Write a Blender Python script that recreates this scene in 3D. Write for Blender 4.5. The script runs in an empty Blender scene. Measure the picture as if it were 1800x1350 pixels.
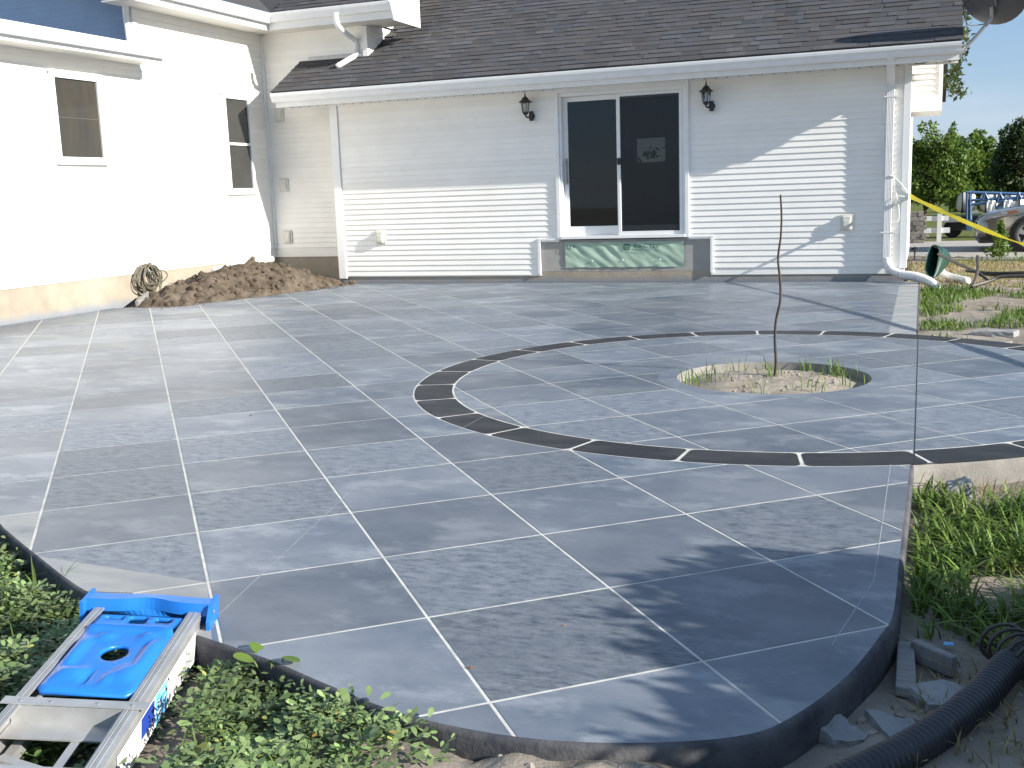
import bpy, bmesh, math, random
import numpy as np
from mathutils import Vector, Matrix, noise
from mathutils.geometry import delaunay_2d_cdt, tessellate_polygon
R = math.radians
random.seed(7); rng = np.random.default_rng(7)
scene = bpy.context.scene
COL = scene.collection

# ------------------------------------------------------------------ camera
YAW, PITCH, ROLL, FPX, CAMZ = R(-20.906), R(-9.970), R(-1.985), 1893.8, 1.267
fw = Vector((math.sin(YAW)*math.cos(PITCH), math.cos(YAW)*math.cos(PITCH), math.sin(PITCH)))
rt0 = Vector((math.cos(YAW), -math.sin(YAW), 0)); up0 = rt0.cross(fw)
rt = math.cos(ROLL)*rt0 + math.sin(ROLL)*up0
up = -math.sin(ROLL)*rt0 + math.cos(ROLL)*up0
CAM = Vector((0, 0, CAMZ))
cd = bpy.data.cameras.new('camera'); cam = bpy.data.objects.new('camera', cd); COL.objects.link(cam)
cd.sensor_width = 36; cd.lens = FPX/1800*36; cd.clip_start = .05; cd.clip_end = 1000
m = Matrix((rt, up, -fw)).transposed().to_4x4(); m.translation = CAM; cam.matrix_world = m
scene.camera = cam

# ------------------------------------------------------------------ sky, sun, exposure
SUN = Vector((3.38, -.55, 1.44)).normalized()
W = bpy.data.worlds.new('World'); scene.world = W; W.use_nodes = True
nt = W.node_tree; bg = nt.nodes['Background']
sky = nt.nodes.new('ShaderNodeTexSky'); sky.sky_type = 'NISHITA'; sky.sun_disc = False
sky.sun_elevation = math.asin(SUN.z); sky.sun_rotation = math.atan2(SUN.x, SUN.y)
sky.air_density = 1.0; sky.dust_density = .1; sky.ozone_density = 1.0
# even haze and thin wispy cloud, everywhere in the sky alike
tc = nt.nodes.new('ShaderNodeTexCoord'); mp = nt.nodes.new('ShaderNodeMapping'); mp.inputs['Scale'].default_value = (1, 1, 6); mp.inputs['Rotation'].default_value = (.12, .05, 0)
nz = nt.nodes.new('ShaderNodeTexNoise'); nz.inputs['Scale'].default_value = 3.2; nz.inputs['Detail'].default_value = 8; nz.inputs['Roughness'].default_value = .62
cr = nt.nodes.new('ShaderNodeValToRGB'); cr.color_ramp.elements[0].position = .44; cr.color_ramp.elements[1].position = .70
cr.color_ramp.elements[1].color = (.6, .6, .6, 1)
hz_ = nt.nodes.new('ShaderNodeMix'); hz_.data_type = 'RGBA'; hz_.inputs[0].default_value = .5; hz_.inputs[7].default_value = (2.4, 4.1, 7.1, 1)
mx = nt.nodes.new('ShaderNodeMix'); mx.data_type = 'RGBA'; mx.inputs[7].default_value = (5.0, 5.9, 7.2, 1)
nt.links.new(tc.outputs['Generated'], mp.inputs[0]); nt.links.new(mp.outputs[0], nz.inputs['Vector'])
nt.links.new(nz.outputs[0], cr.inputs[0]); nt.links.new(cr.outputs[0], mx.inputs[0])
nt.links.new(sky.outputs[0], hz_.inputs[6]); nt.links.new(hz_.outputs[2], mx.inputs[6]); nt.links.new(mx.outputs[2], bg.inputs[0])
bg.inputs[1].default_value = .066
sl = bpy.data.lights.new('sun', 'SUN'); sl.energy = 5.0; sl.angle = R(.55); sl.color = (1, .95, .87)
so = bpy.data.objects.new('sun', sl); COL.objects.link(so); so.rotation_euler = SUN.to_track_quat('Z', 'Y').to_euler()
so.location = (20, -3, 12)
vs = scene.view_settings; vs.view_transform = 'Standard'; vs.look = 'None'; vs.gamma = 1; vs.exposure = .92
scene.render.engine = 'CYCLES'

# ------------------------------------------------------------------ pixel -> point on a known surface
def ray(px, py): return rt*((px-900)/FPX) + up*((675-py)/FPX) + fw
def onz(px, py, z=0.): d = ray(px, py); return CAM + d*((z-CAM.z)/d.z)
def ony(px, py, Y): d = ray(px, py); return CAM + d*(Y/d.y)
def onx(px, py, X): d = ray(px, py); return CAM + d*(X/d.x)

# ------------------------------------------------------------------ materials
def lk(nt, a, b): nt.links.new(a, b)
def mat(name, c1, c2=None, rough=.6, scale=8., spec=.5, bump=0., bscale=None, metal=0., detail=6, lo=.35, hi=.65,
        c3=None, s3=1.5, amt3=.6, stretch=None, rand=0., trans=0., coat=0., attr=None, lo3=.45, hi3=.7, d3=4, nr=.6):
    m = bpy.data.materials.new(name); m.use_nodes = True; n = m.node_tree; b = n.nodes['Principled BSDF']
    b.inputs['Roughness'].default_value = rough; b.inputs['Specular IOR Level'].default_value = spec
    b.inputs['Metallic'].default_value = metal; b.inputs['Coat Weight'].default_value = coat
    tc = n.nodes.new('ShaderNodeTexCoord'); vec = tc.outputs['Object']
    geo = n.nodes.new('ShaderNodeNewGeometry'); vec = geo.outputs['Position']
    if stretch:
        mp = n.nodes.new('ShaderNodeMapping'); mp.inputs['Scale'].default_value = stretch; lk(n, vec, mp.inputs[0]); vec = mp.outputs[0]
    col = None
    c2 = c2 or c1
    def noi(sc, d=detail):
        t = n.nodes.new('ShaderNodeTexNoise'); t.inputs['Scale'].default_value = sc; t.inputs['Detail'].default_value = d
        t.inputs['Roughness'].default_value = nr; lk(n, vec, t.inputs['Vector']); return t.outputs[0]
    def ramp(src, a, bb):
        r = n.nodes.new('ShaderNodeMapRange'); r.inputs[1].default_value = a; r.inputs[2].default_value = bb; lk(n, src, r.inputs[0]); return r.outputs[0]
    def mix(f, a, bcol, blend='MIX'):
        x = n.nodes.new('ShaderNodeMix'); x.data_type = 'RGBA'; x.blend_type = blend
        if isinstance(f, float): x.inputs[0].default_value = f
        else: lk(n, f, x.inputs[0])
        for v, i in ((a, 6), (bcol, 7)):
            if isinstance(v, tuple): x.inputs[i].default_value = (*v, 1)
            else: lk(n, v, x.inputs[i])
        return x.outputs[2]
    col = mix(ramp(noi(scale), lo, hi), c1, c2)
    if c3:
        mm = n.nodes.new('ShaderNodeMath'); mm.operation = 'MULTIPLY'; mm.inputs[1].default_value = amt3
        lk(n, ramp(noi(s3, d3), lo3, hi3), mm.inputs[0]); col = mix(mm.outputs[0], col, c3)
    if rand:
        oi = n.nodes.new('ShaderNodeObjectInfo')
        r = n.nodes.new('ShaderNodeMapRange'); r.inputs[3].default_value = 1-rand; r.inputs[4].default_value = 1+rand
        lk(n, oi.outputs['Random'], r.inputs[0])
        cc = n.nodes.new('ShaderNodeCombineColor'); [lk(n, r.outputs[0], cc.inputs[i]) for i in range(3)]
        col = mix(1., col, cc.outputs[0], 'MULTIPLY')
    if attr:
        a = n.nodes.new('ShaderNodeAttribute'); a.attribute_name = attr; col = mix(1., col, a.outputs['Color'], 'MULTIPLY')
    lk(n, col, b.inputs['Base Color'])
    if bump:
        bp = n.nodes.new('ShaderNodeBump'); bp.inputs['Strength'].default_value = 1; bp.inputs['Distance'].default_value = bump
        lk(n, noi(bscale or scale*4), bp.inputs['Height']); lk(n, bp.outputs[0], b.inputs['Normal'])
    if trans:
        tr = n.nodes.new('ShaderNodeBsdfTranslucent'); lk(n, col, tr.inputs[0]); ms = n.nodes.new('ShaderNodeMixShader')
        ms.inputs[0].default_value = trans; lk(n, b.outputs[0], ms.inputs[1]); lk(n, tr.outputs[0], ms.inputs[2])
        lk(n, ms.outputs[0], n.nodes['Material Output'].inputs[0])
    m['mix'] = 1
    return m
def glass(name, tint, thru, rough=.02):
    m = bpy.data.materials.new(name); m.use_nodes = True; n = m.node_tree; n.nodes.remove(n.nodes['Principled BSDF'])
    t = n.nodes.new('ShaderNodeBsdfTransparent'); t.inputs[0].default_value = (*[thru*c for c in tint], 1)
    g = n.nodes.new('ShaderNodeBsdfGlossy'); g.inputs['Roughness'].default_value = rough; g.inputs[0].default_value = (.9, .95, 1, 1)
    f = n.nodes.new('ShaderNodeFresnel'); f.inputs[0].default_value = 1.45
    ms = n.nodes.new('ShaderNodeMixShader'); lk(n, f.outputs[0], ms.inputs[0]); lk(n, t.outputs[0], ms.inputs[1]); lk(n, g.outputs[0], ms.inputs[2])
    lk(n, ms.outputs[0], n.nodes['Material Output'].inputs[0]); return m

M = {}
M['siding'] = mat('white_vinyl', (.86, .845, .80), (.82, .80, .755), .5, 3, .4, c3=(.77, .745, .69), s3=.9, amt3=.45, rand=.025)
M['bluesiding'] = mat('blue_vinyl', (.20, .28, .40), (.22, .31, .43), .55, 3)
M['trim'] = mat('white_trim', (.80, .80, .79), (.75, .75, .74), .4, 5, .5)
M['soffit'] = mat('soffit_cream', (.74, .72, .66), (.70, .68, .62), .5, 4)
M['found'] = mat('foundation', (.345, .295, .225), (.28, .245, .195), .85, 5, .2, .004, 40, c3=(.40, .36, .29), s3=1.3, amt3=.7)
# dark stain sprayed on the foot of the foundation
def add_overspray(m):
    n = m.node_tree; b = n.nodes['Principled BSDF']; src = b.inputs['Base Color'].links[0].from_socket
    g = n.nodes.new('ShaderNodeNewGeometry'); sx = n.nodes.new('ShaderNodeSeparateXYZ'); lk(n, g.outputs['Position'], sx.inputs[0])
    t = n.nodes.new('ShaderNodeTexNoise'); t.inputs['Scale'].default_value = 3.5; lk(n, g.outputs['Position'], t.inputs['Vector'])
    ad = n.nodes.new('ShaderNodeMath'); ad.operation = 'MULTIPLY_ADD'; ad.inputs[1].default_value = -.10; lk(n, t.outputs[0], ad.inputs[0]); lk(n, sx.outputs[2], ad.inputs[2])
    r = n.nodes.new('ShaderNodeMapRange'); r.inputs[1].default_value = -.03; r.inputs[2].default_value = .06; r.inputs[3].default_value = .8; r.inputs[4].default_value = 0
    lk(n, ad.outputs[0], r.inputs[0]); x = n.nodes.new('ShaderNodeMix'); x.data_type = 'RGBA'; lk(n, r.outputs[0], x.inputs[0]); lk(n, src, x.inputs[6]); x.inputs[7].default_value = (.20, .23, .27, 1)
    lk(n, x.outputs[2], b.inputs['Base Color'])
add_overspray(M['found'])
M['shingle'] = mat('asphalt_shingle', (.092, .090, .093), (.066, .065, .068), .9, 60, .2, .002, 250, attr='shade')
M['tileA'] = mat('stained_concrete_smooth', (.105, .130, .164), (.190, .210, .238), .40, .95, .3, .0006, 160, c3=(.285, .306, .328), s3=2.3, amt3=.65, rand=.22, stretch=(1, 1.6, 1), lo3=.51, hi3=.62, d3=15, nr=.70, lo=.38, hi=.62)
M['tileB'] = mat('stained_concrete_speckled', (.070, .090, .118), (.290, .312, .334), .44, 12, .3, .0008, 160, detail=15, c3=(.150, .174, .205), s3=1.5, amt3=.65, rand=.2, stretch=(1, 2.5, 1), lo=.41, hi=.60, d3=15, nr=.84, lo3=.42, hi3=.62)
M['border'] = mat('pale_concrete_border', (.38, .38, .355), (.30, .305, .30), .6, 4, .4, .001, 120, stretch=(1, 3, 1), c3=(.21, .225, .235), s3=1.6, amt3=.6, d3=8)
M['joint'] = mat('cream_joint', (.68, .66, .59), (.56, .54, .49), .9, 20, .2, c3=(.30, .30, .29), s3=7, amt3=.55, d3=8)
M['slab'] = mat('slab_edge', (.095, .094, .10), (.045, .047, .056), .85, 14, .2, .004, 45, c3=(.16, .155, .15), s3=5, amt3=.6, d3=10)  # slab edge base colour darkened to put its shade into the material
M['slabpale'] = mat('pale_concrete', (.26, .245, .22), (.20, .19, .175), .85, 12, .2, .003, 70)
M['brick'] = mat('charcoal_paver', (.017, .018, .020), (.034, .035, .037), .55, 40, .35, .002, 90, c3=(.085, .084, .080), s3=2.6, amt3=.6, d3=12, stretch=(1, 3, 1), rand=.15)
M['soil'] = mat('dry_soil', (.30, .26, .21), (.20, .17, .135), .95, 5, .1, .012, 14, c3=(.38, .345, .30), s3=1.4, amt3=.7)
M['dirt'] = mat('dug_earth', (.125, .098, .072), (.07, .055, .041), .95, 9, .1, .015, 26, c3=(.185, .155, .12), s3=4, amt3=.6)
M['lawn'] = mat('lawn', (.10, .13, .035), (.16, .16, .05), .95, 3, .1, .02, 30)
M['gravel'] = mat('gravel', (.52, .49, .45), (.32, .30, .27), .95, 25, .1, .02, 30, detail=10)
M['grass'] = mat('grass_blade', (.095, .18, .03), (.175, .24, .05), .55, 3, .3, trans=.3, attr='shade')
M['weed'] = mat('purslane', (.13, .205, .07), (.22, .28, .12), .45, 14, .4, trans=.2, attr='shade')
M['dry'] = mat('dry_grass', (.36, .28, .13), (.26, .22, .10), .8, 3, .2, trans=.25, attr='shade')
M['leaf1'] = mat('leaf_light', (.10, .18, .028), (.17, .24, .045), .5, 1, .4, trans=.35, attr='shade')
M['leaf2'] = mat('leaf_dark', (.035, .06, .018), (.06, .09, .025), .5, 1, .4, trans=.3, attr='shade')
M['leaf3'] = mat('leaf_shrub', (.05, .09, .03), (.08, .12, .04), .5, 2, .4, trans=.25, attr='shade')
M['bark'] = mat('bark', (.12, .09, .065), (.07, .055, .04), .9, 12, .2, .01, 30)
M['twig'] = mat('sapling_bark', (.085, .065, .055), (.06, .045, .04), .8, 20, .3)
M['alu'] = mat('ladder_aluminium', (.50, .50, .49), (.42, .42, .41), .36, 14, .5, .0003, 200, metal=.5, stretch=(1, 1, 1))
M['bluep'] = mat('blue_plastic', (.016, .165, .56), (.02, .185, .60), .34, 5, .5)
M['black'] = mat('black_plastic', (.018, .018, .02), (.03, .03, .032), .5, 10, .4)
M['pipe'] = mat('black_corrugated', (.022, .023, .028), (.035, .036, .042), .42, 10, .5)
M['lantern'] = mat('lantern_black', (.015, .016, .018), (.03, .03, .03), .45, 20, .5)
M['lglass'] = glass('lantern_glass', (.9, .92, .92), .85, .05)
M['pane'] = glass('door_pane', (.9, .94, .94), .88)
M['screen'] = glass('screen_pane', (.9, .9, .88), .62, .3)
M['wpane'] = mat('window_pane_curtained', (.050, .048, .043), (.040, .039, .036), .08, 2.2, .5, stretch=(1, 4, .6), c3=(.075, .062, .042), s3=1.2, amt3=.5)
M['wpane2'] = mat('window_pane_dark', (.035, .035, .034), (.05, .05, .047), .06, 2, .5)
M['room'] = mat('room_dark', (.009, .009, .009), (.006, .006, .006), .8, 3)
M['cement'] = mat('cement_board', (.36, .35, .32), (.31, .30, .28), .85, 5, .2, .001, 50)
M['wrap'] = mat('green_housewrap', (.30, .42, .33), (.37, .48, .38), .5, 6, .4)
M['wraptext'] = mat('wrap_print', (.015, .09, .07), None, .6)
M['hose'] = mat('hose_olive', (.16, .14, .10), (.11, .10, .075), .5, 20, .4)
M['whitepipe'] = mat('white_drain_pipe', (.78, .78, .76), (.68, .68, .66), .45, 10, .5)
M['dish'] = mat('dish_grey', (.10, .10, .105), (.085, .085, .09), .5, 5, .4)
M['steel'] = mat('galv_steel', (.40, .41, .42), (.33, .34, .35), .45, 10, .5, metal=.6)
M['tape'] = mat('yellow_tape', (.86, .80, .05), (.82, .74, .06), .4, 6, .5, trans=.4)
M['greenplast'] = mat('green_tray', (.008, .045, .032), (.012, .06, .042), .45, 8, .5)
M['handle'] = mat('dark_handle', (.05, .045, .04), (.08, .07, .06), .5, 10, .4)
M['carpaint'] = mat('champagne_paint', (.34, .31, .26), (.32, .29, .25), .25, 3, .6, metal=.55, coat=.7)
M['carglass'] = mat('car_glass', (.02, .024, .026), None, .05)
M['rubber'] = mat('tyre_rubber', (.02, .02, .02), (.03, .03, .03), .8, 30)
M['rim'] = mat('alloy_rim', (.55, .54, .52), (.5, .5, .48), .3, 5, .5, metal=.8)
M['amber'] = mat('amber_lens', (.22, .10, .05), None, .2)
M['lens'] = mat('clear_lens', (.5, .5, .48), (.35, .35, .34), .1, 15, .6)
M['tank'] = mat('white_tank', (.72, .70, .64), (.65, .63, .58), .45, 4, .4)
M['bluesteel'] = mat('blue_steel', (.06, .13, .27), (.08, .16, .31), .45, 6, .5)
M['whitepaint'] = mat('white_fence_paint', (.80, .80, .78), None, .5)
M['block'] = mat('split_block', (.36, .33, .29), (.26, .24, .21), .9, 10, .2, .006, 30, rand=.15)
M['chunk'] = mat('concrete_chunk', (.33, .33, .32), (.26, .26, .26), .85, 10, .2, .004, 40)
M['lumber'] = mat('grey_lumber', (.30, .29, .27), (.22, .21, .20), .85, 6, .2, .002, 60, stretch=(1, 8, 1))
M['label'] = mat('white_label', (.80, .80, .80), None, .4)
M['cyan'] = mat('label_cyan', (.10, .42, .78), (.25, .55, .82), .4, 40)
M['navy'] = mat('label_navy', (.02, .06, .36), None, .4)
M['ink'] = mat('label_ink', (.03, .03, .04), None, .5)
M['outlet'] = mat('outlet_cream', (.66, .65, .58), (.62, .61, .55), .5, 8)
M['sand'] = mat('sandy_soil', (.36, .31, .25), (.26, .22, .17), .95, 9, .1, .008, 40, c3=(.44, .40, .34), s3=3, amt3=.6)
M['screenbar'] = mat('screen_bar', (.12, .11, .10), None, .5)
M['leafbrown'] = mat('dead_leaf', (.25, .11, .05), None, .7)

# ------------------------------------------------------------------ mesh helpers
class MB:
    def __init__(s): s.v = []; s.f = []
    def add(s, v, f):
        o = len(s.v); s.v += [tuple(p) for p in v]; s.f += [tuple(i+o for i in q) for q in f]; return s
    def box(s, x0, x1, y0, y1, z0, z1, T=None):
        v = [(x, y, z) for z in (z0, z1) for y in (y0, y1) for x in (x0, x1)]
        if T: v = [T @ Vector(p) for p in v]
        return s.add(v, [(0, 2, 3, 1), (4, 5, 7, 6), (0, 1, 5, 4), (2, 6, 7, 3), (0, 4, 6, 2), (1, 3, 7, 5)])
    def prism(s, poly, a, b, axis=0):
        # poly: 2D points, extruded from a to b along axis
        def pt(p, t):
            return {0: (t, p[0], p[1]), 1: (p[0], t, p[1]), 2: (p[0], p[1], t)}[axis]
        n = len(poly)
        return s.add([pt(p, a) for p in poly]+[pt(p, b) for p in poly],
                     [tuple(range(n-1, -1, -1)), tuple(range(n, 2*n))]+[(i, (i+1) % n, n+(i+1) % n, n+i) for i in range(n)])
    def tube(s, path, r, n=8, caps=True, rs=None, closed=False):
        path = [Vector(p) for p in path]; k = len(path); o = len(s.v); V = []; F = []
        prev = None
        for i, p in enumerate(path):
            if closed: t = path[(i+1) % k]-path[i-1]
            else: t = path[min(i+1, k-1)]-path[max(i-1, 0)]
            t.normalize()
            if prev is None:
                a = t.cross(Vector((0, 0, 1)));
                if a.length < .05: a = t.cross(Vector((0, 1, 0)))
            else:
                a = prev - t*prev.dot(t)
            a.normalize(); prev = a; b = t.cross(a); rr = rs[i] if rs else r
            V += [p + (a*math.cos(2*math.pi*j/n)+b*math.sin(2*math.pi*j/n))*rr for j in range(n)]
        for i in range(k if closed else k-1):
            i2 = (i+1) % k
            F += [(i*n+j, i*n+(j+1) % n, i2*n+(j+1) % n, i2*n+j) for j in range(n)]
        if caps and not closed: F += [tuple(range(n-1, -1, -1)), tuple((k-1)*n+j for j in range(n))]
        return s.add(V, F)
    def lathe(s, prof, c, n=16, axis=Vector((0, 0, 1))):
        axis = Vector(axis).normalized(); q = axis.to_track_quat('Z', 'Y'); V = []; k = len(prof)
        for r, h in prof:
            V += [Vector(c)+q @ Vector((r*math.cos(2*math.pi*j/n), r*math.sin(2*math.pi*j/n), h)) for j in range(n)]
        F = [(i*n+j, i*n+(j+1) % n, (i+1)*n+(j+1) % n, (i+1)*n+j) for i in range(k-1) for j in range(n)]
        F += [tuple(range(n-1, -1, -1)), tuple((k-1)*n+j for j in range(n))]
        return s.add(V, F)
    def mesh(s, name, material, smooth=False):
        me = bpy.data.meshes.new(name); me.from_pydata(s.v, [], s.f); me.materials.append(M[material])
        if smooth: me.polygons.foreach_set('use_smooth', [True]*len(me.polygons))
        me.update(); return me
    def build(s, name, material, parent=None, smooth=False, bevel=0):
        me = s.mesh(name, material, smooth); o = bpy.data.objects.new(name, me); COL.objects.link(o); o.parent = parent
        if bevel:
            b = o.modifiers.new('bevel', 'BEVEL'); b.width = bevel; b.segments = 2; b.limit_method = 'ANGLE'
        return o
def put(me, name, parent=None, loc=(0, 0, 0)):
    o = bpy.data.objects.new(name, me); COL.objects.link(o); o.parent = parent; o.location = loc; return o
def tag(o, label=None, cat=None, group=None, kind=None):
    if label: o['label'] = label
    if cat: o['category'] = cat
    if group: o['group'] = group
    if kind: o['kind'] = kind
    return o
def thing(name, label, cat, loc=(0, 0, 0), group=None, rz=0):
    o = bpy.data.objects.new(name, None); COL.objects.link(o); o.location = loc; o.rotation_euler.z = rz; o.empty_display_size = .1
    return tag(o, label, cat, group)
def copy_tree(o, parent=None):
    c = o.copy(); COL.objects.link(c); c.parent = parent
    for ch in list(o.children): copy_tree(ch, c)
    return c
def npmesh(name, V, faces_n, F, material, shade=None, parent=None, smooth=False):
    # F: int array (nf, faces_n)
    me = bpy.data.meshes.new(name); nf = len(F); me.vertices.add(len(V)); me.vertices.foreach_set('co', np.asarray(V, np.float32).ravel())
    me.loops.add(nf*faces_n); me.loops.foreach_set('vertex_index', np.asarray(F, np.int32).ravel())
    me.polygons.add(nf); me.polygons.foreach_set('loop_start', np.arange(0, nf*faces_n, faces_n, dtype=np.int32))
    me.polygons.foreach_set('loop_total', np.full(nf, faces_n, np.int32))
    if shade is not None:
        a = me.attributes.new('shade', 'FLOAT_COLOR', 'FACE'); c = np.ones((nf, 4), np.float32); c[:, :3] = shade if shade.ndim == 2 else shade[:, None]
        a.data.foreach_set('color', c.ravel())
    me.materials.append(M[material]); me.update(); me.validate()
    o = bpy.data.objects.new(name, me); COL.objects.link(o); o.parent = parent
    if smooth: me.polygons.foreach_set('use_smooth', [True]*nf)
    return o
def smoothpath(pts, n=8, closed=False):
    P = [Vector(p) for p in pts]; out = []; k = len(P)
    for i in range(k if closed else k-1):
        g = (lambda j: P[j % k]) if closed else (lambda j: P[min(max(j, 0), k-1)])
        a, b, c, d = g(i-1), g(i), g(i+1), g(i+2)
        for j in range(n):
            t = j/n
            out.append(.5*((2*b)+(c-a)*t+(2*a-5*b+4*c-d)*t*t+(3*b-a-3*c+d)*t**3))
    if not closed: out.append(P[-1])
    return out
def fbm(x, y, s, o=4):
    return noise.fractal(Vector((x*s, y*s, 3.7)), 1., 2., o)

# ================================================================== ground
YB, YR, XL, XC = 14.70, 15.05, -9.75, -7.90       # back wall, recess wall, left wall, gable side wall
RC, R_IN, R_OUT, R_H = (-.91, 7.30), 2.155, 2.405, .635
def ground_z(x, y):
    z = -.115 + .022*fbm(x, y, 1.7) + .008*fbm(x, y, 9)
    d = math.hypot((x+.90)/.85, (y-2.0)/.45); z += .10*max(0, 1-d*d)*(1+.35*fbm(x, y, 7))          # crusted mound at the slab's nose
    z += .03*max(0, 1-math.hypot(x-.05, y-2.55)/.5)
    if x > -.2: z += .05*min(1, max(0, (y-5)/6))*(1 if y < 15.5 else max(0, 1-(y-15.5)/4))
    if y > 18: z -= .05*min(1, (y-18)/6)
    if y < -1.5 or x < -12 or x > 6: z = min(z, -.1)
    return z
def axisv(segs):
    out = []
    for a, b, st in segs: out += list(np.arange(a, b, st))
    return out+[segs[-1][1]]
xs = axisv([(-200, -20, 20), (-20, -5, 1.), (-5, -3.9, .2), (-3.9, 1.4, .035), (1.4, 5, .2), (5, 20, 1), (20, 200, 20)])
ys = axisv([(-60, -4, 4), (-4, 1.4, .3), (1.4, 5.2, .035), (5.2, 16.5, .12), (16.5, 30, .5), (30, 60, 3), (60, 400, 20)])
V = [(x, y, ground_z(x, y)) for y in ys for x in xs]; nx = len(xs)
F = [(j*nx+i, j*nx+i+1, (j+1)*nx+i+1, (j+1)*nx+i) for j in range(len(ys)-1) for i in range(nx-1)]
g = npmesh('ground', V, 4, F, 'soil', smooth=True); tag(g, kind='structure')
lw = MB(); lw.add([(-200, 27.2, -.155), (200, 27.2, -.155), (200, 400, -.10), (-200, 400, -.10)], [(0, 1, 2, 3)])
tag(lw.build('lawn', 'lawn'), kind='structure')
V = []; n = 60
for i in range(n+1):
    x = -3+i*.5; w = .10*math.sin(x*2.1)+.06*math.sin(x*5.3)
    V += [(x, 21.2+w, -.150), (x, 23.2, -.138), (x, 25, -.138), (x, 27.3, -.148)]
F = [(i*4+k, i*4+4+k, i*4+5+k, i*4+1+k) for i in range(n) for k in range(3)]
tag(npmesh('gravel_drive', V, 4, F, 'gravel'), kind='structure')
cb = MB().box(-3, 25, 20.2, 21.15, -.25, -.135); tag(cb.build('pavement', 'slabpale'), kind='structure')

# ================================================================== patio
TS, GROT = .61, R(39.939)
GO = Vector((-1.925, 1.573)); BD = Vector((math.cos(GROT), math.sin(GROT)))*TS; AD = Vector((-math.sin(GROT), math.cos(GROT)))*TS
def g2w(b, a): return GO+BD*b+AD*a
def w2g(p): d = Vector(p)-GO; return d.dot(BD)/TS**2, d.dot(AD)/TS**2
near_px = [(1588, 1000), (1580, 1080), (1560, 1115), (1500, 1190), (1400, 1265), (1300, 1300), (1100, 1312), (900, 1300), (711, 1262), (570, 1208), (458, 1160), (300, 1105), (150, 1045), (60, 980), (0, 930)]
near = [Vector((min(-.0, p.x), p.y)) for p in (onz(*q) for q in near_px)]
near = [Vector(p[:2]) for p in smoothpath([(p.x, p.y, 0) for p in near], 5)]
ang0 = math.asin((0-RC[0])/R_OUT)      # half angle where the disc leaves x = 0
yb1 = RC[1]+math.sqrt(R_OUT**2-RC[0]**2); yb0 = RC[1]-math.sqrt(R_OUT**2-RC[0]**2)
a1 = math.atan2(yb1-RC[1], -RC[0]); arc = [Vector((RC[0]+R_OUT*math.cos(t), RC[1]+R_OUT*math.sin(t))) for t in np.linspace(a1, -a1, 40)]
outline = [Vector((0, YB-.02))] + arc + near + [Vector((-4.6, 3.95)), Vector((-6.4, 5.0)), Vector((XL+.01, 6.2)), Vector((XL+.01, 11.15)), Vector((-9.1, 11.45)), Vector((-8.5, 12.6)), Vector((-8.38, YB-.02))]
def inpoly(p, poly):
    c = False; n = len(poly); x, y = p
    for i in range(n):
        a = poly[i]; b = poly[i-1]
        if (a.y > y) != (b.y > y) and x < (b.x-a.x)*(y-a.y)/(b.y-a.y)+a.x: c = not c
    return c
def offset(poly, d):
    out = []; n = len(poly)
    for i in range(n):
        e1 = (poly[i]-poly[i-1]).normalized(); e2 = (poly[(i+1) % n]-poly[i]).normalized()
        n1 = Vector((e1.y, -e1.x)); n2 = Vector((e2.y, -e2.x)); k = (n1+n2)
        k = k/max(.5, k.length_squared/2) if k.length > .01 else n1
        out.append(poly[i]+k*d)
    return out
area = sum(outline[i-1].x*outline[i].y-outline[i].x*outline[i-1].y for i in range(len(outline)))
inset = offset(outline, -.016 if area > 0 else .016)
if not inpoly(inset[len(arc)//2], outline): inset = offset(outline, .016 if area > 0 else -.016)
# border of unstained concrete: far right strip and near left strip
def pale(p):
    if p.x > -.235 and p.y > yb1-.1: return True
    if p.x < -2.05:
        d = min((Vector(q)-p).length for q in near[::2] if q.x < -1.6)
        return d < .17+.05*max(0, min(1, (-2.6-p.x)))
    return False
HJ = .0056
pts = []; eds = []
def poly_edges(P, closed=True):
    o = len(pts); pts.extend([Vector(p) for p in P]); n = len(P)
    eds.extend([(o+i, o+(i+1) % n) for i in range(n if closed else n-1)])
poly_edges(inset)
def circ(r, n=120): return [Vector((RC[0]+r*math.cos(t), RC[1]+r*math.sin(t))) for t in np.linspace(0, 2*math.pi, n, endpoint=False)]
poly_edges(circ(R_IN-.014)); poly_edges(circ(R_OUT+.010)); poly_edges(circ(R_H, 72)); poly_edges(circ(R_H+.13, 72))
poly_edges([Vector((-.235, YB+.2)), Vector((-.235, yb1-.1))], False)
bb = [w2g(p) for p in outline]; b0, b1 = math.floor(min(b[0] for b in bb))-1, math.ceil(max(b[0] for b in bb))+1
a0, a1_ = math.floor(min(b[1] for b in bb))-1, math.ceil(max(b[1] for b in bb))+1
h = HJ/TS
def clipline(fn, lo, hi):
    # keep only the stretch that crosses the patio
    ts = [t for t in np.arange(lo, hi, .25) if inpoly(fn(t), outline)]
    if ts: poly_edges([fn(min(ts)-.6), fn(max(ts)+.6)], False)
for b in range(b0, b1+1):
    for s in (-h, h): clipline(lambda t, b=b, s=s: g2w(b+s, t), a0, a1_)
for a in range(a0, a1_+1):
    for s in (-h, h): clipline(lambda t, a=a, s=s: g2w(t, a+s), b0, b1)
cv, ce, cf, *_ = delaunay_2d_cdt(pts, eds, [], 0, 1e-6, False)
tiles = {}
slabtri = []
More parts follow.
